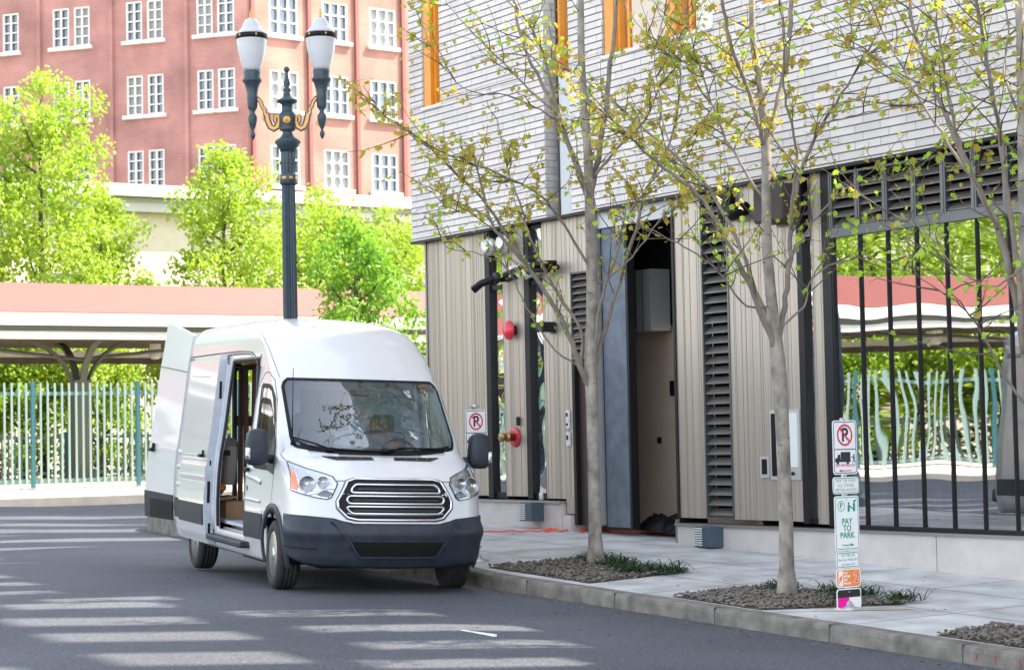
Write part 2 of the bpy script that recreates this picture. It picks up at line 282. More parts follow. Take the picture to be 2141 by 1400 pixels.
LIMBS={"A":[[[-0.004,-0.007,0.208,0.105],[-0.004,-0.007,0.893,0.085],[-0.003,-0.005,1.926,0.085],[-0.001,-0.001,2.444,0.09],[-0.015,-0.025,2.963,0.08],[-0.018,-0.028,3.848,0.075],[-0.009,-0.015,4.79,0.06],[0.012,0.019,5.578,0.05],[0.011,0.017,6.368,0.045],[0.006,0.01,7.213,0.03],[0.001,0.002,8.115,0.015]],[[0.001,0.001,2.081,0.045],[-0.022,0.147,2.34,0.045],[-0.039,0.356,2.802,0.04],[-0.051,0.6,3.157,0.035],[-0.045,0.89,3.508,0.03],[-0.034,1.204,3.804,0.024],[-0.11,1.389,4.193,0.018],[-0.206,1.555,4.576,0.01]],[[0.386,0.616,3.551,0.026],[0.414,1.012,4.112,0.022],[0.368,1.393,4.4,0.019],[0.295,1.782,4.677,0.016],[0.176,2.134,4.843,0.014],[0.042,2.488,4.952,0.01],[-0.134,2.8,5.201,0.006]],[[0.058,0.093,2.343,0.03],[0.128,0.028,2.762,0.026],[0.376,0.196,3.247,0.024],[0.622,0.336,3.79,0.02],[0.809,0.364,4.233,0.016],[1.003,0.389,4.629,0.012],[1.188,0.388,5.193,0.006]],[[-0.007,-0.011,2.237,0.035],[-0.01,-0.172,2.705,0.035],[0.009,-0.343,3.126,0.03],[-0.029,-0.626,3.868,0.027],[0.013,-0.798,4.304,0.024],[-0.026,-1.113,4.85,0.02],[0.022,-1.299,5.407,0.016],[0.116,-1.419,5.975,0.013],[0.183,-1.591,6.66,0.01]],[[-0.009,-0.014,2.392,0.03],[-0.159,-0.034,3.006,0.028],[-0.372,-0.089,3.508,0.022],[-0.61,-0.154,4.002,0.018],[-0.923,-0.315,4.383,0.014],[-1.268,-0.51,4.757,0.01],[-1.563,-0.609,5.075,0.006]],[[-0.023,-0.036,4.057,0.04],[0.135,0.039,4.543,0.038],[0.34,0.139,5.144,0.034],[0.546,0.215,5.541,0.028],[0.774,0.309,6.053,0.024],[0.953,0.309,6.626,0.02],[1.137,0.307,7.208,0.014]],[[-0.024,-0.037,4.109,0.03],[-0.092,0.072,4.306,0.03],[-0.087,0.362,4.966,0.026],[-0.114,0.635,5.77,0.02],[-0.147,0.919,6.152,0.016],[-0.243,1.12,6.524,0.01]],[[-0.025,-0.04,4.266,0.045],[0.003,-0.159,4.642,0.045],[0.049,-0.298,5.131,0.042],[0.118,-0.424,5.628,0.038],[0.194,-0.555,6.133,0.034],[0.289,-0.67,6.7,0.026]],[[-0.038,-0.061,4.422,0.025],[-0.323,-0.188,4.707,0.022],[-0.675,-0.324,4.979,0.018],[-0.993,-0.359,5.448,0.014],[-1.321,-0.379,5.852,0.011],[-1.658,-0.385,6.193,0.008]],[[-0.01,-0.016,3.432,0.024],[-0.041,0.329,3.886,0.02],[-0.136,0.69,4.17,0.018],[-0.205,1.149,4.345,0.015],[-0.218,1.737,4.515,0.012],[-0.304,2.239,4.625,0.009],[-0.486,2.615,4.822,0.005]],[[0.058,0.093,2.343,0.016],[0.173,0.407,2.606,0.014],[0.229,0.668,3.02,0.012],[0.249,0.888,3.429,0.01],[0.318,1.203,3.581,0.008],[0.383,1.519,3.628,0.006],[0.321,1.642,3.721,0.004]],[[-0.024,-0.038,3.223,0.018],[-0.121,-0.356,3.431,0.015],[-0.171,-0.65,3.75,0.012],[-0.214,-0.953,4.074,0.01],[-0.276,-1.304,4.188,0.008],[-0.335,-1.664,4.304,0.005]],[[0.161,0.257,5.111,0.02],[0.457,0.401,5.408,0.017],[0.84,0.587,5.827,0.014],[1.22,0.722,6.204,0.012],[1.591,0.809,6.59,0.009],[1.947,0.847,6.986,0.006]],[[0.521,0.831,3.869,0.012],[0.467,1.102,4.062,0.01],[0.365,1.402,4.04,0.008],[0.237,1.711,4.116,0.006],[0.061,1.981,4.336,0.004]],[[0.135,0.215,5.005,0.014],[0.087,0.521,5.136,0.012],[0.055,0.965,5.257,0.01],[0.021,1.461,5.269,0.008],[-0.092,1.871,5.524,0.006],[-0.276,2.197,5.865,0.004]]],"B":[[[-0.004,-0.007,0.072,0.1],[-0.008,-0.012,0.956,0.082],[-0.001,-0.002,1.844,0.085],[0.01,0.015,2.245,0.09],[0.031,0.049,2.736,0.07],[0.049,0.078,3.319,0.062],[0.046,0.074,3.857,0.058],[0.04,0.064,4.261,0.06],[0.057,0.091,4.758,0.045],[0.089,0.142,5.211,0.04],[0.092,0.147,5.663,0.035],[0.087,0.139,6.39,0.025],[0.09,0.144,7.027,0.012]],[[0.04,0.064,4.261,0.045],[0.069,-0.105,4.682,0.042],[0.129,-0.286,5.16,0.038],[0.224,-0.443,5.743,0.03],[0.327,-0.609,6.339,0.02]],[[0.04,0.064,4.261,0.035],[-0.013,0.197,4.471,0.033],[-0.078,0.378,4.807,0.03],[-0.144,0.587,5.136,0.026],[-0.245,0.762,5.543,0.022],[-0.377,0.905,5.941,0.015]],[[0.006,0.009,2.334,0.045],[-0.007,0.17,2.599,0.042],[-0.041,0.354,2.949,0.038],[-0.062,0.582,3.294,0.034],[-0.047,0.887,3.723,0.028],[-0.015,1.233,3.972,0.022],[0.009,1.579,4.217,0.016],[0.026,1.924,4.499,0.009]],[[0.026,0.042,2.558,0.03],[0.203,0.105,2.926,0.028],[0.41,0.152,3.439,0.026],[0.705,0.307,4.011,0.022],[1.087,0.58,4.459,0.018],[1.434,0.778,4.821,0.013],[1.816,1.018,5.192,0.009],[2.158,1.183,5.426,0.005]],[[0.01,0.016,2.379,0.04],[0.018,-0.096,2.783,0.038],[0.054,-0.199,3.237,0.034],[0.112,-0.286,3.698,0.03],[0.126,-0.454,4.164,0.026],[0.106,-0.688,4.542,0.022],[0.064,-0.965,4.924,0.017],[-0.003,-1.289,5.404,0.012],[-0.02,-1.539,5.893,0.009]],[[-0.075,-0.119,3.493,0.022],[-0.205,-0.055,3.924,0.02],[-0.368,0.04,4.255,0.018],[-0.478,0.257,4.667,0.016],[-0.658,0.391,5.065,0.012],[-0.814,0.585,5.539,0.009]],[[0.008,0.012,2.557,0.016],[-0.056,-0.253,2.78,0.014],[-0.021,-0.409,3.056,0.012],[-0.071,-0.725,3.219,0.01],[-0.139,-1.086,3.246,0.008],[-0.202,-1.451,3.158,0.005]],[[0.023,0.037,2.781,0.018],[0.023,0.365,2.776,0.015],[-0.065,0.649,2.985,0.013],[-0.152,0.982,3.188,0.011],[-0.21,1.394,3.342,0.008],[-0.283,1.809,3.449,0.005]],[[0.047,0.076,3.767,0.02],[0.304,0.211,4.196,0.018],[0.544,0.24,4.59,0.015],[0.777,0.22,5.041,0.012],[1.024,0.192,5.551,0.01],[1.281,0.16,6.075,0.007]],[[-0.034,-0.054,3.136,0.016],[-0.292,-0.138,3.473,0.014],[-0.586,-0.183,3.711,0.012],[-0.919,-0.241,3.852,0.01],[-1.304,-0.351,3.856,0.008],[-1.674,-0.41,3.985,0.005]],[[0.057,0.091,4.758,0.014],[0.364,0.198,4.887,0.012],[0.716,0.264,5.121,0.01],[1.121,0.36,5.272,0.008],[1.52,0.407,5.62,0.006],[1.886,0.372,5.978,0.004]],[[-0.243,-0.388,4.476,0.012],[-0.267,-0.783,4.587,0.01],[-0.252,-1.222,4.71,0.008],[-0.224,-1.691,5.025,0.006],[-0.138,-2.103,5.401,0.004]],[[0.358,0.572,3.959,0.012],[0.642,0.739,4.346,0.01],[0.843,0.689,4.833,0.009],[1.038,0.59,5.334,0.007],[1.147,0.323,5.844,0.005]]],"C":[[[-0.135,-0.215,-0.123,0.1],[-0.12,-0.192,0.802,0.085],[-0.106,-0.169,1.771,0.08],[-0.099,-0.157,2.549,0.07],[-0.096,-0.152,3.331,0.06],[-0.101,-0.161,4.116,0.055],[-0.105,-0.167,4.707,0.05],[-0.104,-0.165,5.261,0.04],[-0.11,-0.176,5.895,0.02]],[[-0.092,-0.147,1.577,0.05],[-0.022,-0.17,2.28,0.05],[0.079,-0.184,2.758,0.046],[0.218,-0.155,3.243,0.042],[0.377,-0.11,3.617,0.038],[0.542,-0.066,3.957,0.034],[0.72,-0.009,4.424,0.028],[0.872,-0.002,4.775,0.024],[1.017,-0.013,5.132,0.02],[1.141,-0.063,5.577,0.012]],[[-0.072,-0.115,2.2,0.036],[-0.126,-0.026,2.895,0.034],[-0.177,0.121,3.506,0.03],[-0.243,0.268,4.069,0.026],[-0.306,0.438,4.624,0.022],[-0.382,0.601,4.979,0.018],[-0.482,0.738,5.25,0.012]],[[0.024,0.039,3.218,0.022],[-0.012,0.199,3.443,0.02],[-0.047,0.43,3.777,0.018],[-0.114,0.637,4.103,0.016],[-0.222,0.804,4.419,0.013],[-0.337,0.975,4.764,0.01],[-0.469,1.135,5.1,0.007]],[[0.101,0.162,3.574,0.02],[0.378,0.276,4.036,0.018],[0.687,0.344,4.476,0.014],[1.021,0.405,4.768,0.011],[1.375,0.464,4.946,0.008],[1.744,0.521,5.13,0.005]],[[0.266,0.424,4.327,0.014],[0.444,0.566,4.502,0.012],[0.618,0.657,4.841,0.01],[0.801,0.745,5.147,0.007],[0.929,0.729,5.374,0.005]],[[-0.085,-0.136,1.771,0.018],[-0.093,0.179,2.082,0.015],[-0.181,0.464,2.383,0.013],[-0.288,0.766,2.562,0.01],[-0.369,1.14,2.699,0.007],[-0.465,1.518,2.829,0.004]],[[-0.084,-0.134,2.901,0.014],[0.211,-0.046,2.764,0.012],[0.549,-0.003,2.948,0.01],[0.909,0.022,3.302,0.008],[1.315,0.081,3.505,0.006],[1.695,0.067,3.714,0.004]],[[0.051,0.082,4.713,0.012],[0.237,0.215,4.892,0.009],[0.4,0.261,5.197,0.006]],[[-0.101,-0.161,4.116,0.02],[0.165,-0.24,4.518,0.016],[0.388,-0.54,4.983,0.012],[0.703,-0.761,5.392,0.008]]]}
def brick_node_mat(name, c1, c2, mortar, bw, bh, mort, off=.5, plane='wall', rough=.8, nvar=.1, bump=.3, wear=None, nscale=3.0):
    m = bpy.data.materials.new(name); m.use_nodes = True; n = m.node_tree.nodes; l = m.node_tree.links
    b = n["Principled BSDF"]; b.inputs['Roughness'].default_value = rough
    tc = n.new('ShaderNodeTexCoord'); sp = n.new('ShaderNodeSeparateXYZ'); cb = n.new('ShaderNodeCombineXYZ'); l.new(tc.outputs['Object'], sp.inputs[0])
    if plane == 'wall':
        ad = n.new('ShaderNodeMath'); ad.operation = 'ADD'; l.new(sp.outputs[0], ad.inputs[0]); l.new(sp.outputs[1], ad.inputs[1]); l.new(ad.outputs[0], cb.inputs[0]); l.new(sp.outputs[2], cb.inputs[1])
    else:
        l.new(sp.outputs[0], cb.inputs[0]); l.new(sp.outputs[1], cb.inputs[1])
    br = n.new('ShaderNodeTexBrick'); br.offset = off; br.inputs['Scale'].default_value = 1.0
    br.inputs['Brick Width'].default_value = bw; br.inputs['Row Height'].default_value = bh; br.inputs['Mortar Size'].default_value = mort
    br.inputs['Mortar Smooth'].default_value = .1; br.inputs['Color1'].default_value = (*c1, 1); br.inputs['Color2'].default_value = (*c2, 1); br.inputs['Mortar'].default_value = (*mortar, 1)
    l.new(cb.outputs[0], br.inputs['Vector'])
    nz = n.new('ShaderNodeTexNoise'); nz.inputs['Scale'].default_value = nscale; nz.inputs['Detail'].default_value = 8; l.new(tc.outputs['Object'], nz.inputs[0])
    rp = n.new('ShaderNodeMapRange'); rp.inputs[1].default_value = .3; rp.inputs[2].default_value = .7; rp.inputs[3].default_value = 1-nvar; rp.inputs[4].default_value = 1+nvar*.5
    l.new(nz.outputs[0], rp.inputs[0]); mu = n.new('ShaderNodeMix'); mu.data_type = 'RGBA'; mu.blend_type = 'MULTIPLY'; mu.inputs[0].default_value = 1
    l.new(br.outputs[0], mu.inputs[6]); l.new(rp.outputs[0], mu.inputs[7]); l.new(mu.outputs[2], b.inputs['Base Color'])
    n2 = n.new('ShaderNodeTexNoise'); n2.inputs['Scale'].default_value = 70; n2.inputs['Detail'].default_value = 4; l.new(tc.outputs['Object'], n2.inputs[0])
    ms = n.new('ShaderNodeMath'); ms.operation = 'MULTIPLY_ADD'; ms.inputs[1].default_value = .3; l.new(n2.outputs[0], ms.inputs[0])
    iv = n.new('ShaderNodeMath'); iv.operation = 'MULTIPLY'; iv.inputs[1].default_value = -1; l.new(br.outputs['Fac'], iv.inputs[0]); l.new(iv.outputs[0], ms.inputs[2])
    bp = n.new('ShaderNodeBump'); bp.inputs['Strength'].default_value = bump; bp.inputs['Distance'].default_value = .006; l.new(ms.outputs[0], bp.inputs['Height']); l.new(bp.outputs[0], b.inputs['Normal'])
    MATS[name] = m; return m
brick_node_mat('brick', (.66,.61,.58), (.57,.53,.505), (.34,.32,.31), .40, .09, .006, .33, nvar=.07, bump=.2)
brick_node_mat('sidewalk', (.50,.50,.485), (.44,.44,.435), (.13,.13,.13), 1.5, 1.15, .010, 0, plane='floor', rough=.85, nvar=.34, nscale=2.2)
brick_node_mat('red_brick_shaded', (.40,.20,.18), (.37,.18,.16), (.40,.24,.21), .5, .16, .012, .5, rough=.9, nvar=.30, nscale=.5)
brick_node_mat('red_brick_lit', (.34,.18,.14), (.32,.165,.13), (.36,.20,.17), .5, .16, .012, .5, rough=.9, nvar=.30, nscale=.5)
def road_mat():
    m = bpy.data.materials.new('asphalt'); m.use_nodes = True; n = m.node_tree.nodes; l = m.node_tree.links; b = n["Principled BSDF"]; b.inputs['Roughness'].default_value = .85
    tc = n.new('ShaderNodeTexCoord')
    def nz(s, d=4): x = n.new('ShaderNodeTexNoise'); x.inputs['Scale'].default_value = s; x.inputs['Detail'].default_value = d; l.new(tc.outputs['Object'], x.inputs[0]); return x
    a = nz(38, 6); big = nz(.45, 5); vo = n.new('ShaderNodeTexVoronoi'); vo.inputs['Scale'].default_value = 55; l.new(tc.outputs['Object'], vo.inputs[0])
    cr = n.new('ShaderNodeValToRGB'); e = cr.color_ramp.elements; e[0].position = .30; e[0].color = (.028,.031,.040,1); e[1].position = .72; e[1].color = (.088,.094,.112,1)
    l.new(a.outputs[0], cr.inputs[0])
    rp = n.new('ShaderNodeMapRange'); rp.inputs[1].default_value = .3; rp.inputs[2].default_value = .7; rp.inputs[3].default_value = .78; rp.inputs[4].default_value = 1.2; l.new(big.outputs[0], rp.inputs[0])
    mu = n.new('ShaderNodeMix'); mu.data_type = 'RGBA'; mu.blend_type = 'MULTIPLY'; mu.inputs[0].default_value = 1; l.new(cr.outputs[0], mu.inputs[6]); l.new(rp.outputs[0], mu.inputs[7])
    # pale chips
    v2 = n.new('ShaderNodeTexVoronoi'); v2.inputs['Scale'].default_value = 14; l.new(tc.outputs['Object'], v2.inputs[0])
    lt = n.new('ShaderNodeMath'); lt.operation = 'LESS_THAN'; lt.inputs[1].default_value = .085; l.new(v2.outputs['Distance'], lt.inputs[0])
    m3 = n.new('ShaderNodeMix'); m3.data_type = 'RGBA'; m3.inputs[7].default_value = (.25,.25,.26,1); l.new(lt.outputs[0], m3.inputs[0]); l.new(mu.outputs[2], m3.inputs[6]); l.new(m3.outputs[2], b.inputs['Base Color'])
    bp = n.new('ShaderNodeBump'); bp.inputs['Strength'].default_value = .6; bp.inputs['Distance'].default_value = .006; l.new(vo.outputs['Distance'], bp.inputs['Height']); l.new(bp.outputs[0], b.inputs['Normal'])
    MATS['asphalt'] = m
road_mat()
mat('kerb_stone', (.17,.155,.135), .9, var=.5, vscale=5, bump=.4, bscale=40)
mat('far_kerb', (.62,.54,.44), .9, var=.2, vscale=2)
mat('ground', (.30,.27,.2), 1, var=.3, vscale=.5)
# ------------------------------------------------------------------ ground levels  (x = along the street, y = out from the facade)
BZ = [(-40,-1.2),(5,-.42),(13.3,-.15),(19.2,.045),(23,.03),(35,.1),(46,.31),(60,.31)]
def tk(s): return 3.62 if s < 19 else 3.62-.18*(s-19)
def zr(s, t):
    return float(np.interp(s, [a for a, _ in BZ], [b for _, b in BZ])) + .037*min(max(t-tk(s), 0), 2.2)
def zs(s, t):
    g = .034*(s-14.9) if s < 24 else .3094+.034*(min(s, 30)-24)-.034/12*(min(s, 30)-24)**2
    if s > 24: g -= max(0, s-26)*.012
    return .127+g-.02*min(max(t, -3), 3.63)
def sheet(name, xs, ys, zf, mt, parent=None):
    b = MB(); b.smooth = True; ny = len(ys)
    b.add([(x, y, zf(x, y)) for x in xs for y in ys], [(i*ny+j, (i+1)*ny+j, (i+1)*ny+j+1, i*ny+j+1) for i in range(len(xs)-1) for j in range(ny-1)])
    return b.build(name, mt, parent)
rng = lambda a, b, st: list(np.arange(a, b+1e-6, st))
o = sheet('road', rng(-30, 45.75, .75), rng(-60, 60, 1) , lambda s, t: zr(s, t)-.0, M['asphalt']); tag(o, kind='structure')
# near pavement with a bent kerb line
b = MB(); b.smooth = True
ss = rng(-30, 36.4, .7); fr = [-60, -20, -8, -4] ; K = 12
def kerb_t(s):
    e = 36.4
    if s > e-1.6:   # rounded corner
        k = (s-(e-1.6))/1.6; return tk(e-1.6)-1.6*(1-math.sqrt(max(0, 1-k*k)))
    return tk(s)
ss = [s for s in ss if s < 34.6]+[34.8+1.6*math.sin(a*math.pi/2/10) for a in range(11)]
vs = []; 
for s in ss:
    kt = kerb_t(s)-.16
    row = [-60, -20, -8, -4]+[-3+(kt+3)*i/K for i in range(K+1)]
    vs += [(s, t, zs(s, t)) for t in row]
R_ = 4+K+1
b.add(vs, [(i*R_+j, (i+1)*R_+j, (i+1)*R_+j+1, i*R_+j+1) for i in range(len(ss)-1) for j in range(R_-1)])
tag(b.build('pavement', M['sidewalk']), kind='structure')
b = MB()
kp = [(s, kerb_t(s)) for s in ss]+[(36.4, t) for t in (-1.5, -5, -20, -60)]
prof = [(-.165, -.03), (-.16, .004), (-.03, .0), (-.008, -.012), (0, -.04), (.012, -.6)]
vs = []
for i, (s, t) in enumerate(kp):
    a = Vector(kp[max(i-1, 0)]); c = Vector(kp[min(i+1, len(kp)-1)]); d = (c-a).normalized(); nn = Vector((-d.y, d.x))
    for o_, dz in prof: vs.append((s+nn.x*o_, t+nn.y*o_, zs(s, t)+dz))
P_ = len(prof); b.smooth = False
b.add(vs, [(i*P_+j, (i+1)*P_+j, (i+1)*P_+j+1, i*P_+j+1) for i in range(len(kp)-1) for j in range(P_-1)])
tag(b.build('kerb', M['kerb_stone']), kind='structure')
b = MB()
for k in range(22):   # kerb joints
    s = 1.2+k*1.55; t = kerb_t(s); z = zs(s, t); b.box(s-.006, s+.006, t-.16, t+.0035, z-.17, z+.0045)
tag(b.build('kerb_joints', M['seam']), kind='structure')
# far side: kerb, pavement and platform ground
b = MB(); b.box(45.6, 46.0, -60, 60, 0, .50); tag(b.build('far_kerb', M['far_kerb']), kind='structure')
b = MB(); b.quad((46.0, -60, .495), (46.0, 60, .495), (46.7, 60, .70), (46.7, -60, .70)); b.quad((46.7, -60, .70), (46.7, 60, .70), (62, 60, .72), (62, -60, .72)); tag(b.build('far_pavement', M['far_kerb']), kind='structure')
b = MB(); b.quad((-400, -600, -1.6), (700, -600, -1.6), (700, 600, -1.6), (-400, 600, -1.6)); b.quad((62, -400, .60), (62, 400, .60), (500, 400, .60), (500, -400, .60)); tag(b.build('ground', M['ground']), kind='structure')
b = MB(); b.box(14.94, 15.64, 6.02, 6.045, zr(15.3, 6.03)-.05, zr(15.3, 6.03)+.006); tag(b.build('road_marking', M['marking']), kind='structure')
b = MB(); b.add([(14.55+.0, 3.45, zs(14.55,3.45)+.006), (14.58, 3.45, zs(14.5,3.45)+.006), (13.95, 2.4, zs(13.95,2.4)+.006), (13.9, 2.4, zs(13.9,2.4)+.006)], [(0,1,2,3)]); tag(b.build('pavement_marking', M['yellow_line']), kind='structure')
b = MB()
for s in (11.9, 11.7, 11.45): b.box(s, s+.012, 3.6, 3.634, zs(s, 3.6)-.1, zs(s, 3.6)-.05)
mat('faded_red', (.30,.12,.12), .9); tag(b.build('kerb_paint_marks', M['faded_red']), kind='structure')
# ------------------------------------------------------------------ the near building
BLD = empty('apartment_building', (24, 0, .4), 'pale brick building with ribbed metal panels, louvres and shop windows at street level', 'building')
def cells(s0, s1, z0, z1, holes):
    S_ = sorted({s0, s1, *[min(max(h[i], s0), s1) for h in holes for i in (0, 1)]}); Z_ = sorted({z0, z1, *[min(max(h[i], z0), z1) for h in holes for i in (2, 3)]})
    out = []
    for a, c in zip(Z_, Z_[1:]):
        run = None
        for p, q in zip(S_, S_[1:]):
            inn = any(h[0] < (p+q)/2 < h[1] and h[2] < (a+c)/2 < h[3] for h in holes)
            if not inn: run = (run[0], q) if run else (p, q)
            if inn and run: out.append((run[0], run[1], a, c)); run = None
        if run: out.append((run[0], run[1], a, c))
    return out
def brick_rect(b, s0, s1, z0, z1, t=.09, th=.25, ends=(1, 1)):
    H = .09; z = z0
    while z < z1-1e-4:
        zt = min((math.floor(z/H+1e-4)+1)*H, z1); g = .010
        zg = zt-g if (abs(zt/H-round(zt/H)) < 1e-3 and zt-z > g) else zt
        # slanted face + recessed bed joint
        for (A, zA, B, zB) in ((t+.007, z, t, zg), (t-.016, zg, t-.016, zt)):
            if zB > zA: b.quad((s1, A, zA), (s0, A, zA), (s0, B, zB), (s1, B, zB))
        if zg < zt:
            b.quad((s1, t, zg), (s0, t, zg), (s0, t-.016, zg), (s1, t-.016, zg)); b.quad((s1, t-.016, zt), (s0, t-.016, zt), (s0, t+.007, zt), (s1, t+.007, zt))
        z = zt
    for k, s in enumerate((s0, s1)):
        b.quad((s, t-th, z0), (s, t-th, z1), (s, t, z1), (s, t, z0))
    b.quad((s0, t-th, z0), (s1, t-th, z0), (s1, t, z0), (s0, t, z0)); b.quad((s0, t-th, z1), (s0, t, z1), (s1, t, z1), (s1, t-th, z1))
# window openings in the visible brick
WH = [(25.84, 26.34, 6.36, 8.4), (22.55, 23.15, 4.0, 12), (19.52, 21.79, 6.36, 8.4), (17.0, 18.6, 6.42, 8.4), (14.9, 16.1, 6.42, 8.4)]
# soffit, flashing under the brick
b = MB(); b.box(-8, 26.74, -.10, .115, 4.43, 4.462); b.build('flashing', M['dark_frame'], BLD)
# corner return (end wall facing the crossing)
b = MB(); b.box(26.50, 26.72, -14, -.17, 4.47, 8.2); b.box(26.3, 26.5, -14, -.02, .3, 4.43); b.box(26.46, 26.52, -.06, .01, .5, 4.43); b.build('end_wall', M['brick'], BLD)
# added unseen screen walls, slots shaped to throw sun strips on the street
STR = [(17.79,7.25,16.68,5.4,.36),(16.42,7.25,15.24,5.3,.34),(15.06,7.36,14.16,5.6,.34),(14.11,7.86,13.18,6.22,.33),(12.9,7.9,12.0,6.0,.33),(19.42,8.75,18.9,7.2,.40),(18.09,9.2,17.44,7.49,.40),(16.77,9.3,16.26,7.6,.40),(15.2,9.4,14.83,7.9,.46),(13.9,9.6,13.5,8.1,.4),(15.3,11.0,15.1,9.9,.4),(17.2,11.6,16.8,10.2,.4),(19.1,11.4,18.6,10,.4),(20.0,8.2,19.4,6.9,.33),(21.75,8.6,21.2,7.4,.36),(23.3,8.2,22.8,7.1,.40),(24.75,7.9,24.3,6.9,.42),(28.1,6.5,27.8,5.85,.40),(26.7,6.6,26.3,5.7,.38)]
te = math.tan(SUN_EL); holes = []
for sa, ta, sb, tb, hw in STR:
    sf = (sa-.511*ta+sb-.511*tb)/2; z0 = zr(sa, ta)+tb/.89*te; z1 = zr(sa, ta)+ta/.89*te
    holes.append((round(sf-hw, 3), round(sf+hw, 3), round(z0, 3), round(z1, 3)))
H2 = [h for h in holes]
b = MB()
for c in cells(14.0, 26.72, 4.47, 8.2, WH+holes): brick_rect(b, *c)
b.build('brick_wall', M['brick'], BLD)
b = MB()
for s0, s1, z0, z1 in cells(-8, 14.0, 4.47, 7.0, [(k*1.9-6, k*1.9-5.1, 5.2, 7.0) for k in range(10)]): b.box(s0, s1, -.16, .09, z0, z1)
for s0, s1, z0, z1 in cells(-8, 26.72, 8.2, 19.0, [h for h in H2]): b.box(s0, s1, -.16, .09, z0, z1)
for s0, s1, z0, z1 in cells(-8, 14.0, 7.0, 8.2, [h for h in H2]): b.box(s0, s1, -.16, .09, z0, z1)
b.build('sun_slot_wall', M['unseen_concrete'], BLD)
b = MB(); b.box(-8, 26.5, -14, -.17, 6.6, 6.9); b.box(-8, -7.8, -14, -.17, 0, 6.6); b.box(-7.8, 26.3, -14, -13.8, 0, 6.6); b.build('roof', M['unseen_concrete'], BLD)
# added unseen end wall, blocks sun off the crossing, gaps pass light strips
eh = []
for sa, ta, sb, tb, hw in [(39.73,1.88,41.15,.13,.75),(37.47,2.64,38.0,.72,.65),(34.89,2.93,36.21,.5,.6),(31.52,3.42,32.91,1.34,.6),(32.61,4.6,32.21,3.95,.5),(30.5,5.4,29.91,4.46,.5),(34.9,5.2,34.3,3.9,.5),(36.9,5.0,36.3,3.6,.6),(39.5,4.6,39.0,3.0,.6),(28.2,6.4,27.6,5.2,.45)]:
    q = []
    for s_, t_ in ((sa-hw, ta), (sa+hw, ta), (sb-hw, tb), (sb+hw, tb)):
        L = (s_-26.7)/.455
        if L > 0: q.append((t_-.89*L, zr(s_, t_)+L*te))
    if len(q) == 4:
        ts = sorted(p[0] for p in q); z_ = sorted(p[1] for p in q); eh.append((ts[0]*.5+ts[1]*.5, ts[2]*.5+ts[3]*.5, (z_[0]+z_[1])/2, (z_[2]+z_[3])/2))
b = MB()
for a, c, z0, z1 in cells(-46, -.2, 8.2, 51.3, [h for h in eh if h[0] < -.3]): b.box(26.45, 26.72, a, c, z0, z1)
b.box(26.45, 26.72, -46, -14, -1, 8.2); b.build('shade_wall', M['unseen_concrete'], BLD)
def ribs(s0, s1, z0, z1, t=0.0, seed=0, name='metal_panel', mt='panel'):
    r = random.Random(seed); b = MB(); s = s0; 
    i = 0
    while s < s1-.004:
        w_ = min(r.choice((.014, .02, .03, .045, .07, .10, .13)) if i % 2 else r.choice((.008, .010, .012)), s1-s); i += 1; d = .006 if i % 2 else 0.0; e = min(.006, w_/3)
        b.quad((s+w_, t-d, z0), (s, t-d, z0), (s, t-d, z1), (s+w_, t-d, z1))
        if s+w_ < s1-.004:
            d2 = 0.0 if i % 2 else .006; b.quad((s+w_, t-d2, z0), (s+w_, t-d, z0), (s+w_, t-d, z1), (s+w_, t-d2, z1))
        s += w_
    b.box(s0, s1, t-.05, t-.014, z0, z1)
    return b.build(name, M[mt], BLD)
def trim(name, m_, *bs, parent=None):
    b = MB()
    for q in bs: b.box(*q)
    return b.build(name, M[m_], parent or BLD)
def louvre(s0, s1, z0, z1, pitch=.105, mt='slat', fw=.025, t=0.0, depth=.10):
    b = MB(); f = fw
    b.box(s0, s0+f, t-.12, t+.012, z0, z1); b.box(s1-f, s1, t-.12, t+.012, z0, z1); b.box(s0+f, s1-f, t-.12, t+.012, z0, z0+f); b.box(s0+f, s1-f, t-.12, t+.012, z1-f, z1)
    p = b.build('louvre', M['grey_frame'], BLD)
    b = MB(); z = z0+f+.01
    while z+.075 < z1-f:
        b.add([(s0+f, t-.004, z), (s1-f, t-.004, z), (s1-f, t-depth, z+.075), (s0+f, t-depth, z+.075), (s0+f, t-.004, z+.010), (s1-f, t-.004, z+.010), (s1-f, t-depth, z+.087), (s0+f, t-depth, z+.087)],
              [(0,3,2,1), (4,5,6,7), (0,1,5,4), (2,3,7,6)]); z += pitch
    b.build('slats', M[mt], p)
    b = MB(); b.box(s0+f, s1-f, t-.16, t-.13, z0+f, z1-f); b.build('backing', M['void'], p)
    return p
def window(s0, s1, z0, z1, t=-.045, fw=.04, frame='dark_frame', bars=(), glass='shop_glass', tilt=0.0):
    b = MB(); A, B_ = (t-.03, t+.02) if fw > .015 else (t-.010, t+.0055); b.box(s0, s0+fw, A, B_, z0, z1); b.box(s1-fw, s1, A, B_, z0, z1); b.box(s0+fw, s1-fw, A, B_, z0, z0+fw*1.6); b.box(s0+fw, s1-fw, A, B_, z1-fw, z1)
    for zb in bars: b.box(s0+fw, s1-fw, t-.03, t+.03, zb-.03, zb+.03)
    p = b.build('window', M[frame], BLD)
    zz = [z0+fw*1.6]+list(bars)+[z1-fw]
    b = MB(); k = tilt*(s1-s0-2*fw); zz = (z0+fw*1.6, z1-fw)
    b.add([(s, tt-q, z) for z in zz for s, tt in ((s0+fw, t), (s1-fw, t-k)) for q in (0, .006)], [(0,2,6,4),(1,5,7,3),(0,4,5,1),(2,3,7,6),(0,1,3,2),(4,6,7,5)]); b.build('pane', M[glass], p)
    return p
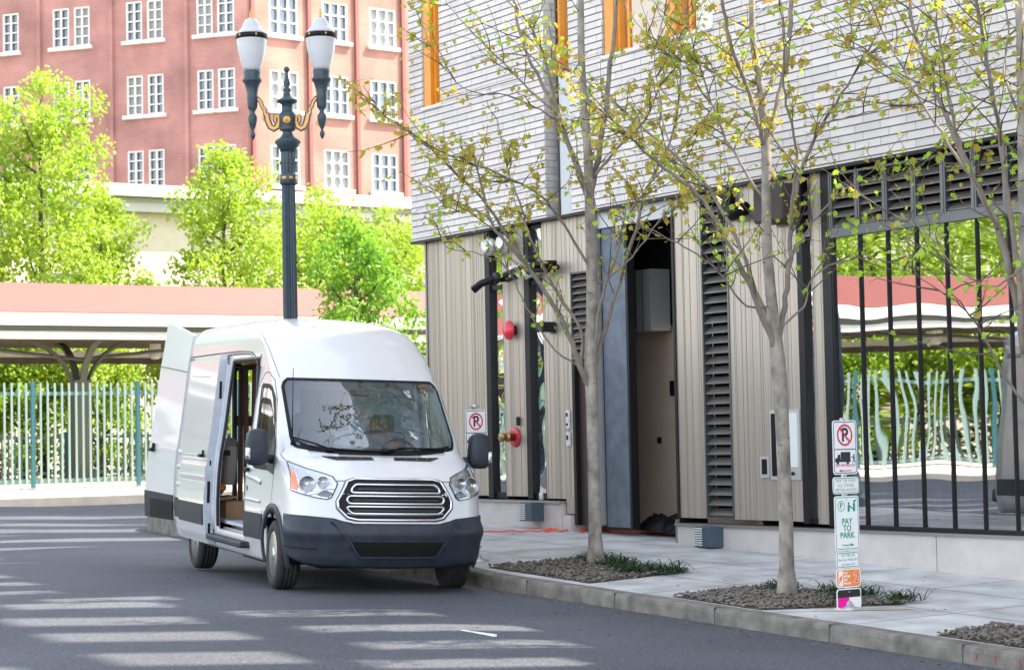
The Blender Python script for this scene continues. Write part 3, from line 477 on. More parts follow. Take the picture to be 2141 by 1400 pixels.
# left part
ribs(24.86, 26.46, .83, 4.43, seed=1); trim('corner_trim', 'flashing', (26.46, 26.50, -.3, .02, .5, 4.43))
window(24.42, 24.86, .80, 4.42, bars=(3.66,), glass='narrow_glass', fw=.05); trim('window_reveal', 'dark_frame', (24.74, 24.86, -.1, .015, .80, 4.42))
ribs(23.86, 24.42, .83, 4.43, seed=2)
window(23.42, 23.86, .80, 4.42, bars=(3.66,), glass='narrow_glass', fw=.05); trim('window_reveal', 'dark_frame', (23.74, 23.86, -.1, .016, .80, 4.42))
ribs(22.76, 23.42, .81, 4.43, seed=3); ribs(22.76, 22.97, .62, .81, seed=33)
louvre(22.34, 22.76, 2.86, 3.72, .09); ribs(22.34, 22.76, 3.72, 4.43, seed=4); louvre(22.34, 22.76, 2.60, 2.84, .09)
trim('door', 'brown_door', (22.33, 22.75, -.12, -.06, .48, 2.60)); trim('door_frame', 'dark_frame', (22.70, 22.76, -.1, .012, .48, 2.60), (22.28, 22.34, -.1, .012, .48, 4.2))
trim('steel_post', 'galv', (22.13, 22.17, -.05, .05, .49, 4.42)); trim('steel_post', 'dark_frame', (22.17, 22.28, -.1, .0, .48, 4.42))
trim('steel_column', 'steel_blue', (21.60, 22.10, -.12, -.04, .47, 4.22))
trim('lintel_panel', 'panel_grey', (20.55, 22.12, -.06, .0, 4.225, 4.43))
trim('jamb', 'dark_frame', (21.56, 21.598, -.16, -.045, .45, 4.2), (20.50, 20.545, -.4, .018, .45, 4.25))
# recess behind the open doorway
trim('recess_wall', 'inner_wall', (19.2, 23.2, -.95, -.85, .3, 3.0), (23.1, 23.2, -.85, -.3, .3, 4.3), (19.2, 19.3, -.85, -.2, .3, 4.3)); trim('recess_soffit_shade', 'void', (19.3, 23.1, -.95, -.2, 4.24, 4.3), (19.2, 23.2, -.95, -.85, 3.0, 4.24))  # soffit and upper back wall blackened to stand for shade in the recess
trim('wall_socket', 'black', (22.02, 22.10, -.85, -.84, 1.50, 1.58), (21.64, 21.78, -.85, -.82, 2.10, 2.29))
# middle part
ribs(19.98, 20.50, .62, 4.43, seed=5); louvre(19.46, 19.98, .62, 4.42, .118); ribs(18.22, 19.46, .62, 4.43, seed=6)
louvre(17.98, 18.20, 3.75, 4.40, .105); window(17.98, 18.22, .60, 3.74, fw=.035, glass='narrow_glass')
trim('window_reveal', 'dark_frame', (18.12, 18.22, -.12, .014, .6, 4.42)); ribs(17.80, 17.98, .60, 4.43, seed=7); trim('window_reveal', 'dark_frame', (17.66, 17.80, -.12, .002, .58, 4.42))
# shop front
MX = [17.64-.4365*k for k in range(0, 16)]
for i, (a, c) in enumerate(zip(MX, MX[1:])):
    window(c+.009, a-.009, .60, 3.70, t=-.0095, fw=.004, glass='shop_glass')
    if i % 1 == 0: louvre(c+.012, a-.012, 3.78, 4.40, .10)
for x in MX: trim('mullion', 'dark_frame', (x-.0085, x+.0085, -.03, .002, .60, 3.70)); trim('louvre_mullion', 'grey_frame', (x-.012, x+.012, -.05, .018, 3.78, 4.42))
trim('transom', 'grey_frame', (MX[-1], 17.66, -.14, .01, 3.70, 3.78)); trim('sill_rail', 'dark_frame', (MX[-1], 17.70, -.14, .03, .555, .60))
# plinths
b = MB()
for k in range(8): b.box(2+k*2.35, 2+(k+1)*2.35-.012 if k < 7 else 20.50, -.3, .055, -.9, .525)
b.build('plinth', M['base_concrete'], BLD)
b = MB(); b.box(23.0, 26.50, -.3, .055, .2, .75); b.box(22.80, 22.99, -.3, .05, .2, .60); b.build('plinth', M['base_concrete'], BLD)
trim('plinth_cap', 'flashing', (2, 20.52, -.2, .085, .527, .556)); trim('plinth_cap', 'flashing', (22.98, 26.52, -.2, .085, .752, .782))
b = MB(); b.box(20.505, 20.53, -.3, .06, .2, .60); b.build('plinth_edge', M['flashing'], BLD)
# vertical recess strip between the brick volumes, upper windows
trim('recess_shadow_strip', 'void', (22.93, 23.15, -.30, -.28, 4.47, 12)); trim('strip_panel', 'panel_grey', (22.56, 22.93, -.2, .03, 4.47, 6.30)); trim('strip_edge', 'dark_frame', (22.90, 22.935, -.2, .04, 4.47, 12))  # back of the narrow gap coloured black as the recess shadow
def orange_window(name, s0, s1, z0, z1, reveal=True, t=-.06):
    b = MB(); f = .045
    b.box(s0, s0+f, t-.04, t+.08, z0, z1); b.box(s1-f, s1, t-.04, t+.08, z0, z1); b.box(s0+f, s1-f, t-.04, t+.08, z0, z0+f); b.box(s0+f, s1-f, t-.04, t+.08, z1-f, z1)
    p = b.build(name, M['orange'], BLD)
    b = MB(); b.box(s0+f, s1-f, t-.01, t, z0+f, z1-f); b.build('pane', M['narrow_glass'], p)
    if reveal:
        b = MB(); b.box(s1+.012, s1+.20, -.14, .075, z0, z1); b.build('reveal_panel', M['orange'], p)
    return p
orange_window('upper_window', 25.84, 26.12, 6.36, 8.2); orange_window('upper_window', 22.57, 22.90, 6.31, 8.2, reveal=False)
orange_window('upper_window', 21.29, 21.55, 6.36, 8.2); orange_window('upper_window', 20.02, 20.25, 6.34, 8.2)
trim('upper_panel', 'beige', (20.50, 21.26, -.14, .0, 6.36, 8.2)); trim('upper_panel', 'white_sill', (19.54, 19.98, -.14, -.02, 6.36, 8.2))
orange_window('upper_window', 18.1, 18.38, 6.42, 8.2); orange_window('upper_window', 15.7, 15.9, 6.42, 8.2); trim('upper_panel', 'beige', (17.02, 18.08, -.14, .0, 6.42, 8.2), (14.92, 15.68, -.14, .0, 6.42, 8.2))
for q in ((19.5, 21.8, -.1, .112, 6.32, 6.358), (16.98, 18.62, -.1, .112, 6.38, 6.418), (14.88, 16.1, -.1, .112, 6.38, 6.418), (25.8, 26.36, -.1, .112, 6.32, 6.358)): trim('upper_sill', 'white_sill', q)
for k in range(10):
    s = k*1.9-6; orange_window('upper_window', s+.02, s+.65, 5.2, 6.98)
# upper floors out of frame: orange-framed windows between the slots
for fl in (9.0, 12.4, 15.8):
    for k in range(15):
        s = -6+k*1.65
        if any(h[0]-.15 < s+1.0 and h[1]+.15 > s and h[2] < fl+2.4 and h[3] > fl for h in holes): continue
        w_ = trim('high_window', 'orange', (s, s+.35, .092, .16, fl, fl+2.4)); trim('pane', 'bg_glass', (s+.36, s+1.0, .092, .12, fl, fl+2.4), parent=w_)
# shop interior
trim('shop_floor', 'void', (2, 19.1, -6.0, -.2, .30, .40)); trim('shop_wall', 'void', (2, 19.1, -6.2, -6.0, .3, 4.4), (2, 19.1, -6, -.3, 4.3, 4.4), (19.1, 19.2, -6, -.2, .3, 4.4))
# ------------------------------------------------------------------ things fixed to the building
def single(name, b, mt, loc, label, cat, group=None, **k):
    o = b.build(name, mt, **k); at_origin(o, loc); return tag(o, label, cat, group)
for i, (s, g_) in enumerate(((24.50, 'left'), (24.12, 'right'))):
    r = empty('flood_light', (s, .1, 4.2), ('round silver floodlight nearest the corner of the building, over the first narrow window' if i == 0 else 'round silver floodlight above the ribbed panel, right of its twin'), 'floodlight', 'round floodlights under the brick')
    b = MB(); b.smooth = True; b.lathe([(.0,.0),(.07,.0),(.115,.03),(.125,.08),(.11,.13),(.04,.16),(.0,.16)], (s, .06, 4.2), 20, 'y'); b.build('housing', M['silver_box'], r)
    b = MB(); b.smooth = True; b.lathe([(.0,.012),(.09,.012),(.10,.0),(.0,-.005)], (s, .222, 4.2), 20, 'y'); b.build('lens', M['silver_box'], r)
    b = MB(); b.tube([(s, .02, 4.36), (s, .2, 4.37)], .03, 8); b.build('arm', M['dark_frame'], r)
for i, (s, z, s2) in enumerate(((24.62, 3.70, 24.25), (23.55, 3.80, 22.95))):
    r = empty('vent_pipe', (s, .05, z), ('short black elbow pipe beside the first narrow window' if i == 0 else 'bundle of black hoses wrapped in tape between second narrow window and small louvre'), 'pipe', 'black pipes on the wall')
    b = MB(); b.smooth = True
    if i == 0: b.tube([(s2, .02, z+.06), (s2+.05, .2, z+.05), (s-.1, .28, z), (s, .34, z-.08)], [.05, .05, .05, .055], 12)
    else:
        for dz, dy in ((0, .14), (.08, .2), (-.05, .24), (.05, .3)): b.tube([(22.9, dy*.7, z+dz*.7), (23.2, dy*.7+.04, z+dz*.7+.02), (23.6, dy*.7+.05, z+dz*.7-.01), (23.9, dy*.7+.08, z+dz*.7-.06)], .034, 10)
    b.build('hose', M['black'], r)
    b = MB(); b.smooth = True
    if i: 
        for q in (23.45, 23.62, 23.8): b.lathe([(.08,-.03),(.10,-.02),(.10,.02),(.08,.03)], (q, .19, z+.0), 12, 'x')
    else: b.lathe([(.08,-.02),(.08,.02)], (s2, .2, z+.06), 12, 'y')
    b.build('tape', M['utility_white'] if i else M['dark_frame'], r)
r = empty('alarm_bell', (24.23, .02, 3.05), 'round red alarm bell on a ribbed panel between the two narrow windows', 'alarm bell')
b = MB(); b.smooth = True; b.lathe([(.0,.10),(.04,.10),(.09,.08),(.125,.05),(.13,.03),(.12,.025),(.0,.025)], (24.14, .05, 3.05), 24, 'y'); b.build('gong', M['red_paint'], r)
b = MB(); b.rbox((24.14, .04, 3.05), (.12, .10, .12), .01); b.build('bracket', M['dark_frame'], r)
r = empty('fire_hose_connection', (24.22, .02, 1.61), 'brass fire hose inlet with red round plate on the ribbed panel', 'hose inlet')
b = MB(); b.smooth = True; b.lathe([(.0,.0),(.13,.0),(.132,.01),(.125,.02),(.0,.02)], (24.16, .01, 1.62), 24, 'y'); b.build('plate', M['red_paint'], r)
b = MB(); b.smooth = True; b.lathe([(.055,.0),(.05,.08),(.066,.09),(.066,.105),(.05,.115),(.05,.17),(.066,.175),(.066,.21),(.02,.22),(.0,.22)], (24.16, .03, 1.62), 16, 'y'); b.build('inlet', M['brass'], r)
b = MB(); b.rbox((24.05, .03, 1.83), (.05, .04, .12), .01); single('key_box', b, M['dark_frame'], (24.05, .01, 1.77), 'tiny black lock box above the brass hose inlet', 'lock box')
for z, h, lb in ((1.88, .14, 'topmost pale switch plate beside the brown door'), (1.76, .09, 'small middle switch plate beside the brown door'), (1.58, .18, 'lowest and largest pale card reader beside the brown door')):
    r = empty('card_reader', (22.86, 0, z-h/2), lb, 'card reader', 'wall plates beside the brown door')
    b = MB(); b.rbox((22.86, .018, z), (.075, .03, h), .008); b.build('plate', M['utility_white'], r)
    b = MB(); b.rbox((22.86, .036, z+h*.1), (.035, .012, h*.35), .004); b.build('button', M['dark_frame'], r)
r = empty('wall_camera', (23.18, 0, 3.0), 'small black box light on the panel left of the small louvre', 'wall light')
b = MB(); b.rbox((23.18, .12, 3.04), (.18, .22, .13), .02); b.build('body', M['dark_frame'], r); b = MB(); b.box(23.12, 23.24, .0, .015, 2.95, 3.1); b.build('bracket', M['grey_frame'], r)
for (s, z, lb) in ((23.57, .52, 'small grey louvred vent box on the plinth below the second narrow window'), (19.76, .30, 'small grey louvred vent box on the plinth below the tall louvre')):
    r = empty('vent_box', (s, .2, z), lb, 'vent box', 'vent boxes on the plinth'); 
    b = MB(); b.rbox((s, .15, z+.12), (.30, .20, .24), .008); b.build('housing', M['utility_blue'], r)
    b = MB()
    for k in range(8): b.box(s+.155, s+.162, .07, .235, z+.02+k*.027, z+.034+k*.027)
    for k in range(8): b.box(s-.11, s+.145, .252, .262, z+.02+k*.027, z+.032+k*.027) if False else None
    for k in range(8): b.box(s+.0, s+.14, .251, .258, z+.02+k*.027, z+.034+k*.027)
    b.build('louvres', M['utility_white'], r)
b = MB(); b.smooth = True; b.lathe([(.03,0),(.03,.09),(.015,.11),(.015,.14),(.0,.14)], (23.5, .04, .785), 10); single('spray_bottle', b, M['utility_white'], (23.5, .04, .783), 'white plastic bottle on the plinth cap above the vent box', 'bottle')
r = empty('intercom', (18.87, 0, 1.1), 'small silver intercom with dark recessed screen on the ribbed panel', 'intercom')
b = MB(); b.box(18.79, 18.95, .0, .02, 1.10, 1.34); b.build('plate', M['silver_box'], r); b = MB(); b.box(18.825, 18.915, .0, .024, 1.14, 1.31); b.build('screen', M['black'], r)
r = empty('meter_cabinet', (18.5, 0, 1.08), 'flush silver wall cabinet behind the middle tree trunk', 'cabinet')
b = MB(); b.box(18.24, 18.76, .0, .018, 1.08, 1.86); b.build('frame', M['silver_box'], r); b = MB(); b.box(18.28, 18.60, .0, .026, 1.22, 1.82); b.build('door', M['utility_white'], r)
b = MB(); b.box(18.62, 18.735, .0, .022, 1.12, 1.82); b.build('recess', M['black'], r); b = MB(); b.smooth = True; b.lathe([(.0,.0),(.022,.0),(.02,.015),(0,.015)], (18.36, .026, 1.15), 10, 'y'); b.build('lock', M['dark_frame'], r)
r = empty('wall_fixture', (19.1, 0, 4.05), 'black angled camera arm high on the panel right of the tall louvre', 'camera arm')
b = MB(); b.box(19.30, 19.42, .0, .12, 4.06, 4.40); b.build('bracket', M['black'], r); b = MB(); b.smooth = True; b.tube([(19.4, .12, 4.13), (19.15, .16, 4.12), (18.85, .22, 4.14)], [.07, .085, .08], 12); b.build('arm', M['black'], r)
r = empty('junction_box', (18.35, 0, 3.92), 'large dark square box high on the panel behind the middle tree', 'junction box')
b = MB(); b.rbox((18.35, .16, 4.14), (.5, .30, .42), .03); b.build('body', M['brown_door'], r); b = MB(); b.box(18.15, 18.55, .0, .02, 3.9, 4.38); b.build('back_plate', M['grey_frame'], r)
r = empty('electrical_cabinet', (21.05, -1.3, 2.85), 'white hanging cabinet with two doors inside the dark doorway', 'cabinet')
b = MB(); b.box(21.70, 22.02, -.8, -.5, 2.92, 3.70); b.build('body', M['silver_box'], r); b = MB(); b.box(21.86, 21.87, -.5, -.492, 2.92, 3.70); b.build('seam', M['seam'], r)
b = MB(); b.smooth = True
r_ = random.Random(3)
for k in range(9): 
    cx = 21.25+r_.uniform(-.35, .55); cy = -.55+r_.uniform(-.12, .2)
    b.grid(lambda u, v, cx=cx, cy=cy: (cx+.20*math.cos(u*6.283)*math.sin(v*1.57+.02), cy+.18*math.sin(u*6.283)*math.sin(v*1.57+.02), .42+.17*math.cos(v*1.57)*(1+.25*math.sin(9*u+cx))), 14, 6)
single('bag_pile', b, M['black'], (21.25, -.5, .42), 'heap of black bags on the floor inside the doorway', 'bags')
# work stand seen behind the shop glass
mat('table_blue', (.16,.24,.34), .6)
r = empty('work_table', (17.4, -1.0, .4), 'dark work stand with splayed legs behind the shop window', 'table')
b = MB(); b.rbox((17.4, -1.0, 1.10), (1.1, .5, .09), .01); b.build('top', M['table_blue'], r)
for x, y in ((17.0, -.8), (17.0, -1.2), (17.8, -.8), (17.8, -1.2)):
    b = MB(); b.tube([(x, y, 1.13), (x+(-.1 if x < 17.4 else .1), y, .4)], .05, 6); b.build('leg', M['table_blue'], r)
b = MB(); b.smooth = True; b.lathe([(.12,0),(.15,.05),(.14,.15),(.0,.2)], (17.4, -1.0, .40), 12); single('cloth_bundle', b, M['utility_white'], (17.4, -1.0, .40), 'crumpled pale bundle on the floor under the work stand', 'bundle')
# orange cord
pts = [(23.9, 1.5), (23.46, 1.04), (23.27, .65), (23.05, .45), (23.1, .1), (23.33, -.05), (23.0, .35), (22.8, .2), (22.9, .0), (22.73, -.1), (22.6, .05), (22.7, -.35), (22.2, -.3), (21.6, -.75), (20.9, -1.1)]
pp = []
for i in range(len(pts)-1):
    p0, p1, p2, p3 = [Vector(pts[min(max(i+k, 0), len(pts)-1)]) for k in (-1, 0, 1, 2)]
    for k in range(8):
        t_ = k/8; q = .5*((2*p1)+(p2-p0)*t_+(2*p0-5*p1+4*p2-p3)*t_*t_+(3*p1-p0-3*p2+p3)*t_**3); pp.append((q.x, q.y, zs(q.x, q.y)+.012+.012*abs(math.sin(len(pp)*.5))))
b = MB(); b.smooth = True; b.tube(pp, .011, 6); single('extension_cord', b, M['cord'], pp[0], 'orange-red extension cord snaking across the pavement into the doorway', 'cord')
# ------------------------------------------------------------------ text
def text_mesh(name, txt, size, mt, parent, origin, right, up, off=0.0, align='CENTER', sx=1.0, bold=0.0):
    c = bpy.data.curves.new(name, 'FONT'); c.body = txt; c.size = size; c.align_x = align; c.align_y = 'CENTER'; c.extrude = .0006; c.offset = bold; c.resolution_u = 3
    o = bpy.data.objects.new(name, c); COL.objects.link(o); dg = bpy.context.evaluated_depsgraph_get(); me = bpy.data.meshes.new_from_object(o.evaluated_get(dg)); bpy.data.objects.remove(o)
    R_, U_ = Vector(right).normalized(), Vector(up).normalized(); N_ = R_.cross(U_)
    T = Matrix([[R_[i]*sx, U_[i], N_[i], origin[i]+N_[i]*off] for i in range(3)]+[[0, 0, 0, 1]]); me.transform(T); me.materials.clear(); me.materials.append(mt)
    o = bpy.data.objects.new(name, me); COL.objects.link(o); WORG[o.name] = Vector((0,0,0)); o.parent = parent; o.location = -WORG.get(parent.name, Vector((0,0,0))); return o
class Plate:
    """local frame on a sign face: u right, v up (metres), n towards the viewer"""
    def __init__(s, o, right): s.o = Vector(o); s.r = Vector(right).normalized(); s.u = Vector((0,0,1)); s.n = s.r.cross(s.u)
    def P(s, u, v, n=0): return s.o+s.r*u+s.u*v+s.n*n
    def poly(s, b, pts, n0, n1):
        k = len(pts); b.add([s.P(u, v, n1) for u, v in pts]+[s.P(u, v, n0) for u, v in pts], [tuple(range(k)), tuple(range(k, 2*k))[::-1]]+[(i, i+k, (i+1) % k+k, (i+1) % k) for i in range(k)])
    def rrect(s, cx, cy, w, h, r=.03, k=5):
        o = []
        for (sx, sy, a0) in ((1, 1, 0), (-1, 1, 90), (-1, -1, 180), (1, -1, 270)):
            for i in range(k+1): a = math.radians(a0+90*i/k); o.append((cx+sx*(w/2-r)+r*math.cos(a), cy+sy*(h/2-r)+r*math.sin(a)))
        return o
    def ring(s, b, cx, cy, w, h, r, th, n0, n1):
        a = s.rrect(cx, cy, w, h, r); c = s.rrect(cx, cy, w-2*th, h-2*th, max(r-th, .004)); k = len(a)
        b.add([s.P(*p, n1) for p in a]+[s.P(*p, n1) for p in c], [(i, (i+1) % k, (i+1) % k+k, i+k) for i in range(k)])
    def circ(s, b, cx, cy, R, r, n1, k=36):
        b.add([s.P(cx+R*math.cos(6.2832*i/k), cy+R*math.sin(6.2832*i/k), n1) for i in range(k)]+[s.P(cx+r*math.cos(6.2832*i/k), cy+r*math.sin(6.2832*i/k), n1) for i in range(k)], [(i, (i+1) % k, (i+1) % k+k, i+k) for i in range(k)])
def sign_post(base, label, full=True, zt=1.70):
    root = empty('parking_sign', base, label, 'sign', 'parking signs by the kerb'); bx, by, bz = base
    rt = Vector((.09, -1, 0))
    b = MB(); b.box(bx+.006, bx+.034, by-.02, by+.02, bz, zt+.02); b.build('post', M['galv'], root)
    if not full:
        b = MB(); b.smooth = True; b.lathe([(.045,0),(.045,.02),(.0,.05)], (bx+.02, by, zt+.02), 12); b.build('cap', M['galv'], root)
    b = MB(); b.smooth = True; b.lathe([(.13,.0),(.13,.012),(.06,.035),(.035,.075),(.03,.08)], (bx+.02, by, bz-.005), 20); b.build('base_flange', M['galv'], root)
    pl = Plate((bx, by, bz), rt); H = zt-bz; Z = lambda px: (1275-px)/397*H   # plate heights
    def plate(y0, y1, wd, dcol, th=.009, inset=.010, body='sign_white', back=True):
        cz = (Z(y0)+Z(y1))/2; h = abs(Z(y0)-Z(y1)); b = MB(); pl.poly(b, pl.rrect(0, cz, wd, h, .028), 0, .003); p = b.build('sign_plate', M[body], root)
        if dcol: b = MB(); pl.ring(b, 0, cz, wd-2*inset, h-2*inset, .022, th, 0, .0042); b.build('border', M[dcol], p)
        b = MB()
        for zz in (cz+h/2-.03, cz-h/2+.03): pl.circ(b, 0, zz, .008, .0001, .0062, 10)
        b.build('bolt', M['galv'], p)
        return p, cz, h
    p, cz, h = plate(878, 992, .30, 'sign_black', .007)
    c1 = Z(909); b = MB(); pl.circ(b, 0, c1, .096, .078, .0048); 
    a = math.radians(-45); dx, dy = math.cos(a), math.sin(a); w_ = .009
    pl.poly(b, [(.082*i*dx-w_*j*dy, c1+.082*i*dy+w_*j*dx) for i, j in ((-1, -1), (1, -1), (1, 1), (-1, 1))], .0045, .0058); b.build('symbol', M['sign_red'], p)
    text_mesh('letter', 'P', .165, M['sign_black'], p, pl.P(0, c1-.003, 0), rt, (0,0,1), .0042, bold=.004)
    zl = Z(939); b = MB(); pl.poly(b, [(-.14, zl-.004), (.14, zl-.004), (.14, zl+.004), (-.14, zl+.004)], .003, .0045)
    # truck and loader silhouettes
    zc = Z(957); pl.poly(b, [(-.055, zc-.018), (.065, zc-.018), (.065, zc+.052), (-.055, zc+.052)], .003, .0046)
    pl.poly(b, [(-.125, zc-.036), (.068, zc-.036), (.068, zc-.014), (-.125, zc-.014)], .003, .0048); pl.poly(b, [(-.125, zc-.02), (-.06, zc-.02), (-.06, zc+.03), (-.088, zc+.03), (-.098, zc+.002), (-.125, zc-.002)], .003, .0049)
    for cx in (-.095, .03): pl.circ(b, cx, zc-.040, .017, .0001, .0052, 16)
    pl.circ(b, .108, zc+.024, .009, .0001, .0046, 10); pl.poly(b, [(.098, zc-.012), (.116, zc-.012), (.118, zc+.014), (.1, zc+.014)], .003, .0046)
    pl.poly(b, [(.098, zc-.012), (.105, zc-.012), (.098, zc-.045), (.09, zc-.045)], .003, .0046); pl.poly(b, [(.108, zc-.012), (.116, zc-.012), (.13, zc-.042), (.122, zc-.045)], .003, .0046); pl.poly(b, [(.1, zc+.012), (.1, zc+.004), (.078, zc+.0), (.078, zc+.008)], .003, .0046)
    b.build('symbol', M['sign_black'], p)
    text_mesh('lettering', '7AM-7PM MON-SAT', .033, M['sign_red'], p, pl.P(0, Z(973), 0), rt, (0,0,1), .0042, sx=.86)
    za = Z(984); b = MB(); pl.poly(b, [(-.045, za-.004), (.07, za-.004), (.07, za+.004), (-.045, za+.004)], .003, .0048); pl.poly(b, [(-.085, za), (-.045, za-.013), (-.045, za+.013)], .003, .0048); b.build('arrow', M['sign_red'], p)
    if not full: return root
    p, cz, h = plate(997, 1033, .325, 'sign_green', .006, .007)
    for k, tx in enumerate(('PAY TO PARK', 'ALL OTHER', 'METER HOURS')): text_mesh('lettering', tx, .040, M['sign_grey'], p, pl.P(0, cz+.040-.040*k, 0), rt, (0,0,1), .0042)
    p, cz, h = plate(1037, 1151, .305, 'sign_green', .006)
    zc = Z(1058); b = MB(); pl.circ(b, -.068, zc, .045, .039, .0046)
    # two figures at a pay station
    for dx, hh in ((.025, .0), (.092, .012)): pl.circ(b, dx, zc+.022+hh, .011, .0001, .0046, 10); pl.poly(b, [(dx-.014, zc-.05), (dx+.012, zc-.05), (dx+.013, zc+.010+hh), (dx-.012, zc+.010+hh)], .003, .0046)
    pl.poly(b, [(.03, zc-.005), (.075, zc-.03), (.078, zc-.02), (.034, zc+.006)], .003, .0047); pl.poly(b, [(.085, zc+.03), (.125, zc+.045), (.12, zc+.055), (.08, zc+.042)], .003, .0047); b.build('symbol', M['sign_green'], p)
    text_mesh('letter', 'P', .068, M['sign_green'], p, pl.P(-.068, zc, 0), rt, (0,0,1), .0042, bold=.0015)
    for k, tx in enumerate(('PAY', 'TO', 'PARK')): text_mesh('lettering', tx, .074, M['sign_green'], p, pl.P(0, Z(1091+14.5*k), 0), rt, (0,0,1), .0042, bold=.0012)
    za = Z(1140); b = MB(); pl.poly(b, [(-.07, za-.004), (.04, za-.004), (.04, za+.004), (-.07, za+.004)], .003, .0048); pl.poly(b, [(.085, za), (.04, za+.014), (.04, za-.014)], .003, .0048); b.build('arrow', M['sign_green'], p)
    p, cz, h = plate(1154, 1188, .285, 'sign_green', .006, .007)
    for k, tx in enumerate(('PAY METER', '8am-7pm MON-SAT', '1pm-7pm SUN')): text_mesh('lettering', tx, .038 if not k else .031, M['sign_grey'], p, pl.P(0, cz+.038-.038*k, 0), rt, (0,0,1), .0042, sx=.9)
    p, cz, h = plate(1190, 1229, .305, None); b = MB(); pl.poly(b, pl.rrect(0, cz, .285, h-.018, .022), .003, .0038); b.build('panel', M['sign_orange'], p)
    b = MB(); pl.poly(b, pl.rrect(-.098, cz, .055, h-.03, .006), .003, .0045); b.build('panel', M['sign_white'], p)
    b = MB(); pl.poly(b, [(-.12, cz-.045), (-.085, cz-.01), (-.078, cz+.03), (-.115, cz+.01)], .003, .0052); b.build('symbol', M['sign_orange'], p)
    for k, tx in enumerate(('PAY', 'METER', 'PAY', 'PHONE')): text_mesh('lettering', tx, .028, M['sign_white'], p, pl.P(-.062, cz+.045-.03*k, 0), rt, (0,0,1), .0046, align='LEFT', bold=.001)
    text_mesh('number', '2', .125, M['sign_white'], p, pl.P(.098, cz, 0), rt, (0,0,1), .0046, bold=.006); text_mesh('number', '2', .125, M['sign_red'], p, pl.P(.098, cz, 0), rt, (0,0,1), .0056, bold=.001)
    p, cz, h = plate(1231, 1273, .305, None); W2 = .2825; hh = h-.02
    b = MB(); pl.poly(b, [(-W2/2+.012, cz+hh/2), (-W2/2, cz+hh/2-.02), (-W2/2, cz+.01), (W2/2, cz+.01), (W2/2, cz+hh/2-.02), (W2/2-.012, cz+hh/2)][::-1], .003, .0045); b.build('panel', M['sign_black'], p)
    b = MB(); pl.poly(b, [(-W2/2, cz+.01), (-W2/2, cz-hh/2+.015), (-W2/2+.012, cz-hh/2), (0, cz-hh/2), (0, cz+.01)], .003, .0045); b.build('panel', M['sign_magenta'], p)
    return root
sign_post((14.29, 2.80, zs(14.29, 2.8)), 'tall stack of parking signs with pay to park plates beside the right tree pit', True, 1.70)
sign_post((20.30, 2.95, zs(20.3, 2.95)), 'no parking sign with loading truck plate just behind the van mirror', False, 1.93)
